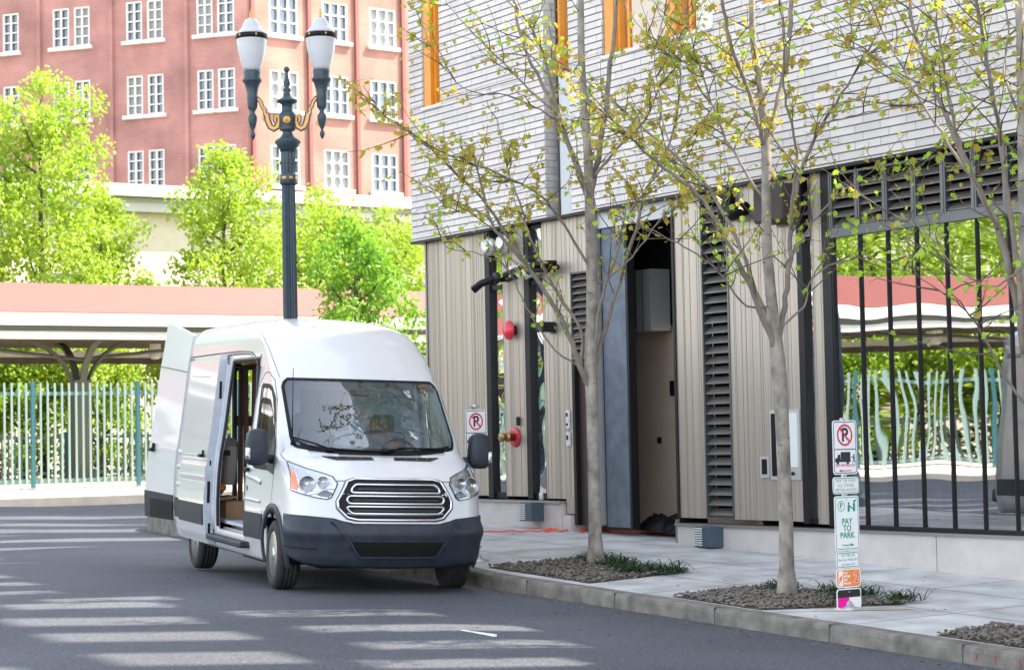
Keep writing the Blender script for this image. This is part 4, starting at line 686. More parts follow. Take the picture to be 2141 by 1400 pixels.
# ------------------------------------------------------------------ twin street lamp
def street_lamp(x, y, z0):
    r = empty('street_lamp', (x, y, z0), 'dark ornate twin-globe street lamp with gold scrolls, standing behind the van', 'street lamp', rot=(0, 0, math.radians(-30))); c = (x, y, 0)
    Z = lambda py: 1.6+(926.5-py)/148.4
    b = MB(); b.smooth = False
    b.lathe([(.28,z0),(.28,z0+.12),(.24,z0+.16),(.22,z0+.5),(.18,z0+.62),(.13,z0+.8),(.115,z0+.9)], c, 16); b.build('base', M['lamp_iron'], r)
    b = MB(); b.lathe([(.108,z0+.9),(.108,2.5),(.103,Z(660)),(.100,Z(500)),(.094,Z(384))], c, 32, flute=.16); b.build('shaft', M['lamp_iron'], r)
    b = MB(); b.smooth = True
    b.lathe([(.10,Z(386)),(.118,Z(384)),(.122,Z(378)),(.125,Z(376)),(.125,Z(366)),(.115,Z(363)),(.105,Z(360))], c, 24); b.build('band', M['lamp_iron'], r)
    b = MB(); b.lathe([(.102,Z(362)),(.112,Z(345)),(.112,Z(342)),(.12,Z(340)),(.12,Z(336)),(.105,Z(334)),(.105,Z(314))], c, 28, flute=.10); b.build('fluted_collar', M['lamp_iron'], r)
    b = MB(); b.smooth = True
    b.lathe([(.105,Z(316)),(.122,Z(308)),(.155,Z(304)),(.165,Z(298)),(.175,Z(292)),(.165,Z(290)),(.11,Z(285)),(.075,Z(278)),(.07,Z(272)),(.11,Z(270)),(.11,Z(265)),(.095,Z(263)),(.115,Z(258)),(.12,Z(235)),(.09,Z(231)),(.078,Z(226)),(.078,Z(215)),(.12,Z(212)),(.15,Z(209)),(.15,Z(206)),(.10,Z(203)),(.06,Z(198)),(.05,Z(192)),(.04,Z(190)),(.055,Z(186)),(.055,Z(182)),(.03,Z(180)),(.045,Z(174)),(.048,Z(169)),(.03,Z(160)),(.022,Z(150)),(.02,Z(147)),(.042,Z(144)),(.044,Z(141)),(.03,Z(136)),(.0,Z(134))], c, 24)
    b.build('crown', M['lamp_iron'], r)
    b = MB()
    for k in range(20):
        a = k*6.2832/20; b.tube([(x+.16*math.cos(a), y+.16*math.sin(a), Z(298)), (x+.172*math.cos(a), y+.172*math.sin(a), Z(293))], .014, 6)
    b.build('beading', M['lamp_iron'], r)
    b = MB(); b.smooth = True
    for nx in (1, -1): b.lathe([(.0,.0),(.055,.0),(.055,.012),(.04,.02),(.0,.022)], (x-nx*.112 if nx > 0 else x+.112, y, Z(250)), 16, 'x', M=Matrix.Scale(-1, 3, Vector((1,0,0))) if nx > 0 else None)
    b.build('medallion', M['gold'], r)
    b = MB()
    for k in range(8):
        a = math.radians(k*45+22); q = Vector((x+.126*math.cos(a), y+.126*math.sin(a), Z(371))); b.rbox(q, (.012, .055, .035), .004, Matrix.Rotation(a, 3, 'Z'))
    b.build('gilding', M['gold'], r)
    for sd in (1, -1):
        ly = y+sd*.49; cc = (x, ly, 0); b = MB(); b.smooth = True
        b.lathe([(.0,Z(290)),(.02,Z(286)),(.036,Z(280)),(.036,Z(275)),(.02,Z(272)),(.02,Z(268)),(.045,Z(260)),(.065,Z(247)),(.068,Z(240)),(.04,Z(234)),(.03,Z(230)),(.065,Z(222)),(.072,Z(218)),(.075,Z(204)),(.08,Z(200)),(.08,Z(197)),(.075,Z(195)),(.09,Z(180)),(.11,Z(170)),(.135,Z(166)),(.145,Z(162)),(.12,Z(158)),(.12,Z(152)),(.125,Z(146)),(.12,Z(143)),(.10,Z(142))], cc, 20)
        b.build('arm_socket', M['lamp_iron'], r)
        b = MB(); b.smooth = True; b.lathe([(.115,Z(143)),(.13,Z(136)),(.165,Z(120)),(.195,Z(100)),(.212,Z(80)),(.215,Z(74))], cc, 28); g_ = b.build('globe', M['globe'], r)
        b = MB(); b.smooth = True; b.lathe([(.216,Z(76)),(.226,Z(75)),(.226,Z(66)),(.216,Z(65))], cc, 28); b.build('band', M['black'], r)
        b = MB(); b.smooth = True; b.lathe([(.21,Z(66)),(.19,Z(60)),(.15,Z(54)),(.135,Z(51)),(.12,Z(45)),(.085,Z(35)),(.055,Z(32)),(.03,Z(31))], cc, 28); b.build('cap', M['globe'], r)
        b = MB(); b.smooth = True; b.lathe([(.036,Z(32)),(.036,Z(29)),(.018,Z(27)),(.028,Z(22)),(.018,Z(18)),(.01,Z(14)),(.0,Z(9))], cc, 12); b.build('finial', M['gold'], r)
        b = MB(); b.smooth = True
        for k in range(6): a = math.radians(60*k+20); b.lathe([(.0,.0),(.024,.0),(.0,.008)], (x+.226*math.cos(a), ly+.226*math.sin(a), Z(70)), 8, 'y' if abs(math.sin(a)) > .7 else 'x')
        b.build('rosettes', M['gold'], g_)
        # scroll bracket: outline with gold inlay on both faces
        path = [(.07, 201), (.10, 203), (.14, 210), (.17, 222), (.195, 223), (.20, 234), (.23, 236), (.25, 250), (.29, 262), (.345, 266), (.40, 262), (.43, 250), (.42, 240), (.385, 238), (.365, 246), (.38, 254)]
        pw = [Vector((0, y+sd*(.49-d*.86), Z(py))) for d, py in path]
        for nm, m_, hw, wd in (('scroll', 'lamp_iron', .020, .038), ('scroll_inlay', 'gold', .024, .018)):
            b = MB(); n_ = len(pw); vs = []
            for i, p in enumerate(pw):
                d = (pw[min(i+1, n_-1)]-pw[max(i-1, 0)]).normalized(); q = Vector((0, -d.z, d.y)); f = (1.25 if 5 < i < 11 else .8)*wd
                if nm == 'scroll_inlay': f *= (.5 if i in (0, n_-1) else 1)
                for sx in (-1, 1):
                    for sq in (-1, 1): vs.append((x+sx*hw, p.y+q.y*f*sq, p.z+q.z*f*sq))
            fs = []
            for i in range(n_-1):
                a = i*4; c_ = a+4; fs += [(a, a+1, c_+1, c_), (a+2, c_+2, c_+3, a+3), (a, c_, c_+2, a+2), (a+1, a+3, c_+3, c_+1)]
            b.add(vs, fs+[(0, 2, 3, 1), ((n_-1)*4, (n_-1)*4+1, (n_-1)*4+3, (n_-1)*4+2)]); b.build(nm, M[m_], r)
street_lamp(27.05, 1.9, zs(27.05, 1.9))
# ------------------------------------------------------------------ street trees
def leafpoly(b, p, size, r, hang=.5, star=True):
    n = Vector((r.gauss(0,1), r.gauss(0,1), r.gauss(0,1))).normalized(); d = Vector((r.gauss(0,1), r.gauss(0,1), r.gauss(0,1)-hang*2)); d = (d-n*d.dot(n))
    if d.length < 1e-3: return
    d.normalize(); s = n.cross(d); P = lambda u, v, w=0: p+d*u*size+s*v*size+n*w*size
    if star: b.add([P(0,0), P(.15,.42,.08), P(.42,.28), P(.55,.52,.1), P(.66,.2), P(1.0,0,-.12), P(.66,-.2), P(.55,-.52,.1), P(.42,-.28), P(.15,-.42,.08)], [(0,1,2),(0,2,3,4),(0,4,5),(0,5,6),(0,6,7,8),(0,8,9)])
    else: b.add([P(0,0), P(.5,.34,.08), P(1,0,-.1), P(.5,-.34,.08)], [(0,1,2),(0,2,3)])
def smooth_path(pl, k=4):
    out = []
    for i in range(len(pl)-1):
        q = [np.array(pl[min(max(i+j, 0), len(pl)-1)], float) for j in (-1, 0, 1, 2)]
        for j in range(k):
            t = j/k; out.append(.5*((2*q[1])+(q[2]-q[0])*t+(2*q[0]-5*q[1]+4*q[2]-q[3])*t*t+(3*q[1]-q[0]-3*q[2]+q[3])*t**3))
    out.append(np.array(pl[-1], float)); return out
def street_tree(key, base, label, seed, bronze=.35, dens=1.0):
    r = random.Random(seed); root = empty('street_tree', base, label, 'tree', 'young street trees in gravel pits'); O = Vector((base[0], base[1], 0))
    tb, lb, tw, lf, br = MB(), MB(), MB(), MB(), MB(); tb.smooth = lb.smooth = True
    for li, pl in enumerate(LIMBS[key]):
        sp = smooth_path(pl, 5)
        if li == 0:
            sp[0][2] = base[2]-.05; sp = [q+np.array([r.gauss(0,.0012), r.gauss(0,.0012), 0, 0]) for q in sp]
            flare = [max(0, 1-(q[2]-base[2])/.25) for q in sp]
            tb.tube([O+Vector(q[:3]) for q in sp], [q[3]*.79*(1+.45*f) for q, f in zip(sp, flare)], 14)
        else:
            lb.cur = 0; sp = [q+np.array([r.gauss(0,.006), r.gauss(0,.006), r.gauss(0,.006), 0])*(1 if i else 0) for i, q in enumerate(sp)]
            lb.tube([O+Vector(q[:3]) for q in sp], [max(q[3]*.7, .0035) for q in sp], 7)
        # side twigs
        n_ = len(sp)
        for i, q in enumerate(sp):
            f = i/(n_-1)
            if li == 0 and q[2] < 3.4: continue
            if li and f < .22: continue
            for _ in range(2 if q[3] < .03 else 1):
                if r.random() > .30*dens: continue
                p = O+Vector(q[:3]); dirv = Vector((sp[min(i+1, n_-1)]-sp[max(i-1, 0)])[:3].tolist()).normalized()
                sd_ = Vector((r.gauss(0,1), r.gauss(0,1), r.gauss(0,.6))).normalized(); d = (dirv*.7+sd_*.9+Vector((0,0,.25))).normalized()
                L = r.uniform(.3, 1.0)*(.6+.6*(1-f)); pts = [p]; k = r.randint(4, 7)
                for j in range(k):
                    d = (d+Vector((r.gauss(0,.16), r.gauss(0,.16), r.gauss(.06,.14)))).normalized(); p = p+d*(L/k); pts.append(p)
                lb.cur = 1; lb.tube(pts, [max(.0075*(1-j/(k+1)), .0028) for j in range(k+1)], 4, cap=False)
                for j, pp_ in enumerate(pts[1:]):
                    if r.random() < .55: 
                        e = pp_+Vector((r.gauss(0,.08), r.gauss(0,.08), r.gauss(.03,.06))); lb.tube([pp_, e], [.0028, .002], 3, cap=False); leafs = (e, pp_)
                    else: leafs = (pp_,)
                    for c_ in leafs:
                        zb = math.exp(-((c_.z-4.9)/1.1)**2)
                        isb = r.random() < bronze*zb
                        for _k in range(r.choice((0, 0, 1, 1, 1)) if not isb else r.randint(1, 4)):
                            leafpoly(br if isb else lf, c_+Vector((r.gauss(0,.03), r.gauss(0,.03), r.gauss(-.02,.025))), r.uniform(.035, .078) if not isb else r.uniform(.045,.085), r, 1.0 if isb else .3)
    tb.build('trunk', M['bark'], root); lb.build('limbs', [M['bark_dark'], M['twig']], root); lf.build('leaves', M['leaf_street'], root); br.build('bronze_leaves', M['leaf_bronze'], root)
    return root
mat('bark_dark', (.21,.175,.14), .9, var=.3, vscale=7, bump=.5, bscale=30)
# bark scars and lenticels on the pale trunks
def scars(root, key, base, seed):
    r = random.Random(seed); b = MB(); sp = smooth_path(LIMBS[key][0], 5); O = Vector((base[0], base[1], 0))
    for _ in range(26):
        i = r.randrange(2, int(len(sp)*.6)); q = sp[i]+(sp[i+1]-sp[i])*r.random(); a = r.uniform(0, 6.283); R = q[3]*.79; wd = r.uniform(.006, .018); h = r.uniform(.003, .008); c_ = O+Vector(q[:3])
        for k in range(4):
            a0 = a+(k-2)*wd/R; a1 = a0+wd/R; hh = h*(1-abs(k-1.5)/3)
            f = lambda an, z: (c_.x+math.cos(an)*(R+.003), c_.y+math.sin(an)*(R+.003), c_.z+z+.006*abs(k-1.5)*-1)
            b.quad(f(a0, -hh), f(a1, -hh), f(a1, hh), f(a0, hh))
    b.build('bark_scars', M['dark_bark'], root)
TA = (19.06, 2.23, zs(19.06, 2.23)-.03); TB = (15.44, 2.56, zs(15.44, 2.56)-.03); TC = (12.5, 2.6, zs(12.5, 2.6)-.03)
t = street_tree('A', TA, 'young street tree nearest the van, dropping bronze tufts left over the brick corner', 11, .85); scars(t, 'A', TA, 5)
t = street_tree('B', TB, 'young street tree between the tall louvre and the stack of parking signs', 12, .5); scars(t, 'B', TB, 6)
t = street_tree('C', TC, 'young street tree at the right edge, leaning its limbs over the shop windows', 13, .35); scars(t, 'C', TC, 7)
# tree pits
def pit(poly, label, seed, n=700):
    r = random.Random(seed); xs = [p[0] for p in poly]; ys = [p[1] for p in poly]
    def inside(x, y):
        c = False; j = len(poly)-1
        for i in range(len(poly)):
            if (poly[i][1] > y) != (poly[j][1] > y) and x < (poly[j][0]-poly[i][0])*(y-poly[i][1])/(poly[j][1]-poly[i][1])+poly[i][0]: c = not c
            j = i
        return c
    b = MB(); b.add([(x, y, zs(x, y)+.006) for x, y in poly], [tuple(range(len(poly)))]); g_ = b.build('mulch_bed', M['mulch']); tag(g_, kind='structure')
    b = MB(); b.smooth = True; ico = []
    bm = bmesh.new(); bmesh.ops.create_icosphere(bm, subdivisions=1, radius=1); V = [v.co.copy() for v in bm.verts]; F = [[v.index for v in f.verts] for f in bm.faces]; bm.free(); k = 0
    while k < n:
        x, y = r.uniform(min(xs), max(xs)), r.uniform(min(ys), max(ys))
        if not inside(x, y): continue
        k += 1; R = Matrix.Rotation(r.uniform(0, 6.28), 3, 'Z') @ Matrix.Rotation(r.gauss(0, .3), 3, 'X'); s = r.uniform(.010, .024); sc_ = Vector((s*r.uniform(.9, 1.6), s*r.uniform(.7, 1.1), s*r.uniform(.4, .7))); c_ = Vector((x, y, zs(x, y)+.012+r.random()*.03))
        b.add([c_+R @ Vector((v.x*sc_.x, v.y*sc_.y, v.z*sc_.z)) for v in V], F)
    tag(b.build('river_stones', M['stone']), label, 'gravel', kind='stuff')
pit([(19.6,3.25),(19.75,1.9),(17.75,1.95),(17.55,3.33)], 'rounded river stones round the tree nearest the van', 1, 2000)
pit([(16.05,3.4),(16.15,2.2),(14.2,2.2),(14.75,3.42)], 'rounded river stones round the middle tree by the parking signs', 2, 2000)
pit([(12.55,3.42),(12.65,2.6),(10.2,2.6),(10.3,3.42)], 'rounded river stones in the corner pit at the bottom right', 3, 1700)
def tuft(x, y, label, seed, n=90, h=.34, sp=.22):
    r = random.Random(seed); z = zs(x, y)+.01; b = MB()
    for _ in range(n):
        a = r.uniform(0, 6.28); L = h*r.uniform(.6, 1.15); o = Vector((x+r.gauss(0, sp*.35), y+r.gauss(0, sp*.35), z)); d = Vector((math.cos(a), math.sin(a), 0)); s_ = Vector((-d.y, d.x, 0)); k = 6; up = r.uniform(.7, 1.3); w_ = r.uniform(.004, .008)
        vs = []
        for i in range(k+1):
            t = i/k; p = o+d*(L*t*.9)+Vector((0, 0, L*(up*t*1.1-1.15*t*t))); p.z = max(p.z, z+.01); ww = w_*(1-t**2)
            vs += [p-s_*ww, p+s_*ww]
        b.add(vs, [(2*i, 2*i+2, 2*i+3, 2*i+1) for i in range(k)])
    single('lily_turf', b, M['blade'], (x, y, z), label, 'plant', 'dark strap-leaved tufts in the tree pits')
for i, (x, y, lb) in enumerate([(19.35, 2.05, 'dark strappy tuft just left of the trunk nearest the van'), (18.75, 2.2, 'dark strappy tuft just right of the trunk nearest the van'), (18.35, 2.35, 'middle one of the tufts right of the tree nearest the van'), (17.95, 2.5, 'yellowish-green tuft second from the right end in the pit nearest the van'), (17.75, 2.2, 'dark tuft at the right end of the pit nearest the van'),
      (15.75, 2.35, 'small dark tuft left of the middle trunk'), (15.2, 2.15, 'dark tuft between middle trunk and the parking signs'), (14.85, 2.3, 'dark tuft just left of the parking sign stack'), (14.35, 2.15, 'dark tuft right of the parking sign stack'), (14.9, 2.1, 'rear tuft half hidden behind the parking sign stack')]): tuft(x, y, lb, 40+i, 110, .32 if i < 5 else .27)
b = MB(); r_ = random.Random(77)
for _ in range(420):
    s_ = r_.uniform(10, 26); t_ = kerb_t(s_)+(r_.uniform(.01, .25) if r_.random() < .5 else r_.gauss(0, 1.6))
    z_ = (zr(s_, t_) if t_ > kerb_t(s_)+.01 else zs(s_, t_))+.006; a = r_.uniform(0, 6.28); L = r_.uniform(.008, .028)
    c_ = Vector((s_, t_, z_)); d = Vector((math.cos(a), math.sin(a), .0))*L; q = Vector((-d.y, d.x, 0))*.6; b.add([c_-d, c_-q+Vector((0,0,.006)), c_+d, c_+q], [(0, 1, 2, 3)])
mat('litter', (.16,.12,.06), .9, var=.6, vscale=30); tag(b.build('leaf_litter', M['litter']), 'tiny fallen leaves and bud scales scattered along kerb, gutter and pavement', 'leaf litter', kind='stuff')
# ------------------------------------------------------------------ across the crossing: fence, canopy, trees, far buildings
FX = 46.6; FZ = .70
def fence(x, t0, n, label, zt=3.12, zb=.74, bay=2.53, name='metal_fence', nb=15, r1=2.84, r0=.86):
    root = empty(name, (x, t0, zb), label, 'fence')
    for k in range(n+1):
        t = t0+k*bay; b = MB(); b.box(x-.045, x+.045, t-.045, t+.045, zb-.03, zt); b.build('post', M['teal_shade'], root)
    b = MB()
    for z in (r1, r0): b.box(x-.02, x+.02, t0, t0+n*bay, z-.04, z+.04)
    b.build('rail', M['mint'], root)
    b = MB()
    for k in range(n):
        for j in range(1, nb): t = t0+k*bay+j*bay/nb; b.box(x-.065, x-.023, t-.022, t+.022, zb+.02, zt-.04)
    b.build('pickets', M['mint'], root)
fence(FX, -1.20-2.53*4, 18, 'mint green metal picket fence along the pale kerb on the far left')
fence(57.5, -24.0, 20, 'low pale green railing beyond the canopy columns', zt=2.05, zb=.72, bay=3.0, name='railing', nb=16, r1=1.90, r0=.9)
can = empty('platform_canopy', (53, 0, .72), 'long platform canopy with red roof, white fascia and curved dark columns', 'canopy')
def sweep(name, prof, mt, y0=-45, y1=60):
    b = MB(); k = len(prof); b.add([(x, y0, z) for x, z in prof]+[(x, y1, z) for x, z in prof], [tuple(range(k)), tuple(range(k, 2*k))[::-1]]+[(i, i+k, (i+1) % k+k, (i+1) % k) for i in range(k)]); return b.build(name, M[mt], can)
sweep('roof', [(50.6, 4.92), (50.6, 4.97), (51.2, 5.70), (51.4, 5.74), (55.5, 5.72), (57.4, 4.6), (57.4, 4.5), (55.5, 5.5), (51.2, 5.5)], 'canopy_red')
sweep('fascia', [(50.45, 4.63), (50.45, 4.93), (50.62, 4.94), (50.62, 4.63)], 'canopy_white'); sweep('gutter', [(50.5, 4.50), (50.5, 4.625), (50.64, 4.625), (50.64, 4.50)], 'canopy_column')
sweep('fascia', [(50.55, 4.30), (50.55, 4.49), (50.7, 4.49), (50.7, 4.30)], 'canopy_white')
sweep('soffit', [(50.7, 4.36), (50.7, 4.44), (57.3, 4.46), (57.3, 4.40)], 'canopy_dark'); sweep('far_beam', [(57.3, 3.96), (57.3, 4.13), (57.5, 4.13), (57.5, 3.96)], 'canopy_dark'); sweep('far_beam', [(57.3, 4.14), (57.3, 4.30), (57.45, 4.30), (57.45, 4.14)], 'canopy_white')
for k in range(-4, 5):
    t = -4.75+k*8.5
    b = MB(); b.box(52.8, 53.3, t-.23, t+.23, .7, 3.35); b.box(52.74, 53.36, t-.30, t+.30, .7, 1.0); c_ = b.build('column', M['canopy_column'], can)
    for sx, sy, R_ in ((0, 1, 1.5), (0, -1, 1.5), (-1, 0, 1.6), (1, 0, 1.6)):
        b = MB(); n_ = 9; vs = []
        for i in range(n_+1):
            a = i/n_*math.pi/2; o_ = R_*(1-math.cos(a)); z = 2.7+1.68*math.sin(a); w_ = .16*(1-.55*i/n_)
            for q in (-1, 1):
                for p in (-1, 1):
                    vs.append((53.05+sx*(.1+o_)+(0 if sx else p*.09), t+sy*(.1+o_)+(0 if sy else p*.09), z-w_*q*.5)) if True else None
        fs = []
        for i in range(n_): a = i*4; e = a+4; fs += [(a, a+1, e+1, e), (a+2, e+2, e+3, a+3), (a, e, e+2, a+2), (a+1, a+3, e+3, e+1)]
        b.add(vs, fs); b.build('bracket', M['canopy_column'], c_)
    for dx in (-1, 1):
        b = MB(); b.tube([(53.05, t, 3.9), (53.05, t+dx*3.9, 4.3)], .055, 6); b.build('strut', M['canopy_column'], c_)
for k in range(-4, 5):
    b = MB(); b.lathe([(.0,4.36),(.16,4.36),(.16,4.02),(.1,3.95),(0,3.95)], (54, -7.25+k*8.5, 0), 12); b.build('ceiling_lamp', M['bg_white'], can)
# background trees: three kinds, copied
def crown_tree(name, loc, h, rx, rz0, seed, lm, label, nl=7000, ls=.15, group='lime green trees beyond the canopy', trunk='dark_bark', lobes=60):
    r = random.Random(seed); root = empty(name, loc, label, 'tree', group); x, y, z = loc; b = MB(); b.smooth = True
    b.tube([(x, y, z), (x+.05, y, z+h*.35), (x-.05, y+.05, z+h*.7), (x, y, z+h*.92)], [.13, .10, .06, .02], 8); ends = []
    for k in range(16):
        f = .22+.6*k/16; a = k*2.4+r.random(); L = rx*r.uniform(.6, .95)*(1.15-f*.7); p = Vector((x, y, z+h*f)); q = p+Vector((math.cos(a)*L*.5, math.sin(a)*L*.5, L*.35)); e = p+Vector((math.cos(a)*L, math.sin(a)*L, L*.9)); b.tube([p, q, e], [.045, .03, .012], 5); ends += [q, e]
    b.build('trunk', M[trunk], root); b = MB(); cl = []
    for k in range(lobes):
        f = r.random()**.8; zz = z+rz0+(h-rz0)*f; prof = math.sin(min(1, (1-f)*1.25+.08)*math.pi/2)*(.55+.45*min(1, f*4)); a = r.uniform(0, 6.28); rr = rx*prof*math.sqrt(r.random())
        cl.append((Vector((x+rr*math.cos(a), y+rr*math.sin(a), zz)), rx*r.uniform(.13, .34)*(.5+.6*prof)))
    cl.append((Vector((x, y, z+h*.93)), rx*.14)); cl.append((Vector((x, y, z+h*.8)), rx*.26))
    for e in ends: cl.append((e, rx*.25))
    tot = sum(c[1]**2 for c in cl)
    for c_, R in cl:
        for _ in range(int(nl*R*R/tot)):
            d = Vector((r.gauss(0,1), r.gauss(0,1), r.gauss(0,.8))).normalized()*R*(r.random()**.45)
            leafpoly(b, c_+d, ls*r.uniform(.6, 1.2), r, .4, star=False)
    b.build('crown', M[lm], root); return root
k1 = crown_tree('lime_tree', (61, -6.6, .65), 12.8, 2.65, 1.9, 21, 'leaf_lime', 'tall pointed lime green tree at the left, second from the frame edge', 15000, .17)
k2 = crown_tree('lime_tree', (60.5, -12.3, .65), 10.2, 2.6, 1.8, 22, 'leaf_lime', 'lime green tree just left of the lamp post, beyond the canopy', 13000, .17)
k3 = crown_tree('lime_tree', (63, -16.8, .65), 9.3, 3.2, 1.6, 23, 'leaf_lime', 'broad lime green tree behind and right of the lamp post', 14000, .17)
def put(src, loc, label, rz, sc_=1.0):
    c = copy_tree(src); c.location = loc; c.rotation_euler = (0, 0, rz); c.scale = (sc_, sc_, sc_); c['label'] = label; return c
put(k1, (61, -3.6, .65), 'lime green tree at the very left edge of the frame', 2.0, .97); put(k2, (63, -9.2, .6), 'lower lime green tree filling the gap between the two tallest left trees', 1.2, .88); put(k3, (65, -20.5, .6), 'lime green tree against the corner of the pale brick building', .7, .98)
put(k2, (62, -5.0, .6), 'small lime green tree behind the dark canopy column', 3.1, .62); put(k3, (61.5, -1.0, .6), 'lime green tree left of the frame, seen in the shop glass first from the right', 2.2, .9)
for i, (y, sc_) in enumerate(((2.8, 1), (6.6, .92), (10.2, 1.05), (14, .95), (18, 1.0), (22.5, .9), (27, 1.02), (32, 1))):
    put((k1, k2, k3)[i % 3], (61+(i % 2)*1.5, y, .6), 'lime green tree outside the frame to the left, one of those mirrored', i*1.3, sc_)
k4 = crown_tree('lime_bush', (59.6, -7.9, .65), 4.3, 1.9, .35, 24, 'leaf_lime', 'low lime bush just right of the dark canopy column', 6500, .16, group='low lime bushes under the canopy', lobes=30)
for i, (y, x, sc_) in enumerate(((-15.0, 60, 1.0), (-11.4, 59.8, 1.05), (-5.7, 60.4, 1), (-3.2, 59.5, .95), (-0.6, 60, 1.02))):
    put(k4, (x, y, .6), ['low lime bush under the canopy, nearest the van', 'low lime bush under the canopy, second from the van', 'low lime bush directly behind the dark canopy column', 'low lime bush left of the dark canopy column', 'low lime bush under the canopy at the left frame edge'][i], i*1.9+.4, sc_)
for i, y in enumerate((1.6, 3.9, 6.2, 8.5, 10.8, 13.1, 15.4, 17.7, 20, 22.5)): put(k4, (59.6+(i % 2)*.8, y, .6), 'low lime bush outside the frame to the left, one of those mirrored', i*1.3, 1)
crown_tree('green_tree', (48.6, -10.6, .7), 6.7, 1.75, 2.3, 31, 'leaf_green', 'fresh green tree standing above the van roof in front of the canopy', 7000, .15, group='green trees in front of the canopy', lobes=34, )
b = MB(); r_ = random.Random(9)
for _ in range(9000): leafpoly(b, Vector((r_.uniform(60.3, 61.3), r_.uniform(-26, 40), .65+1.0*r_.random()**.7)), .16, r_, .3, False)
tag(b.build('hedge', M['leaf_hedge']), 'dark clipped hedge seen low through the fence', 'hedge', kind='stuff')
# cream building
cb_ = empty('cream_building', (68, 0, .6), 'sunlit cream hall with white cornice behind the lime trees', 'building')
b = MB(); b.box(68, 84, -60, 40, .5, 9.55); b.build('wall', M['cream'], cb_)
b = MB(); b.box(67.6, 84, -60, 40, 9.56, 9.85); b.box(67.3, 84, -60, 40, 10.05, 10.45); b.box(67.75, 84, -60, 40, 9.86, 10.04); b.build('cornice', M['bg_white'], cb_)
for k in range(12):
    y = -52+k*7; b = MB(); b.box(67.9, 67.99, y-.8, y+.8, 5.2, 7.6); w_ = b.build('window', M['bg_white'], cb_); b = MB(); b.box(67.86, 67.895, y-.6, y+.6, 5.35, 7.4); b.build('pane', M['bg_glass'], w_)
rb = empty('roof_block', (78, -11, 10.4), 'low red brick roof block with white coping on the cream hall', 'building'); b = MB(); b.box(84.5, 90, -40, -14.0, .6, 11.9); b.build('wall', M['pink_brick'], rb); b = MB(); b.box(84.2, 90.2, -40, -13.8, 11.91, 12.35); b.build('coping', M['bg_white'], rb)
# red brick warehouse
RC = Vector((102.16, -32.64, 0)); DL = Vector((.779, .627, 0)).normalized(); DR = Vector((.10, -.995, 0)).normalized()
def far_faces():
    root = empty('brick_warehouse', RC, 'red brick warehouse with rows of white-framed windows, one face in shade', 'building')
    for face, d, out, wins, pil, L, mt in (('left', DL, None, [(.68,1.69),(1.96,2.92),(4.94,5.9),(6.2,7.18),(9.42,10.4),(10.7,11.73),(13.87,14.89),(15.2,16.2),(18.3,19.3),(19.6,20.6),(22.8,23.8)], [3.5, 8.05, 12.54, 17.0, 21.5], 46, 'red_brick_shaded'), ('right', DR, None, [(1.44,3.27),(4.82,6.48),(7.93,9.68)], [.35, 3.9, 7.0, 10.1], 14, 'red_brick_lit')):
        n_ = d.cross(Vector((0,0,1))).normalized()
        if n_.dot(RC-CAMP) > 0: n_ = -n_
        P = lambda a, o, z: RC+d*a+n_*o+Vector((0,0,z))
        def bx(b, a0, a1, o0, o1, z0, z1):
            vs = [P(a, o, z) for z in (z0, z1) for a, o in ((a0,o0),(a1,o0),(a1,o1),(a0,o1))]; b.add(vs, [(0,3,2,1),(4,5,6,7),(0,1,5,4),(1,2,6,5),(2,3,7,6),(3,0,4,7)])
        hs = [(a, c, z, z+2.16) for a, c in wins for z in (3.2, 7.25, 11.3, 15.35, 19.42, 23.47)]
        b = MB()
        for a, c, z0, z1 in cells(-.0, L, 0, 30, hs): bx(b, a, c, 0, -.5, z0, z1)
        b.build('wall', M[mt], root); b = MB()
        for q in pil: bx(b, q-.10, q+.10, .003, .16, 0, 30)
        b.build('drainpipe' if face == 'right' else 'pilaster', M['pipe_red'] if face == 'right' else M[mt], root)
        for a, c, z0, z1 in hs:
            if z0 < 12: continue
            b = MB(); f = .09; bx(b, a, c, -.02, -.16, z0, z0+f); bx(b, a, c, -.02, -.16, z1-f, z1); bx(b, a, a+f, -.02, -.16, z0+f, z1-f); bx(b, c-f, c, -.02, -.16, z0+f, z1-f); bx(b, a-.18, c+.18, .003, .22, z0-.2, z0)
            nb = 3 if face == 'right' else 2
            for k in range(1, nb): u = a+(c-a)*k/nb; bx(b, u-.05, u+.05, -.03, -.12, z0+f, z1-f)
            for k in (1, 2, 3) if face == 'left' else (1, 2): u = z0+(z1-z0)*k/(4 if face == 'left' else 3); bx(b, a+f, c-f, -.04, -.115, u-.035, u+.035)
            w_ = b.build('window', M['bg_white'], root); b = MB(); bx(b, a+.02, c-.02, -.20, -.24, z0, z1); b.build('pane', M['curtain'] if (int(a*10)+int(z0)) % 3 == 0 else M['bg_glass'], w_)
    b = MB(); Q = [RC+DL*.0, RC+DL*46, RC+DL*46+DR*14, RC+DR*14]; b.add([q+Vector((0,0,29.9)) for q in Q], [(0,1,2,3)]); b.build('roof', M['unseen_concrete'], root)
far_faces()
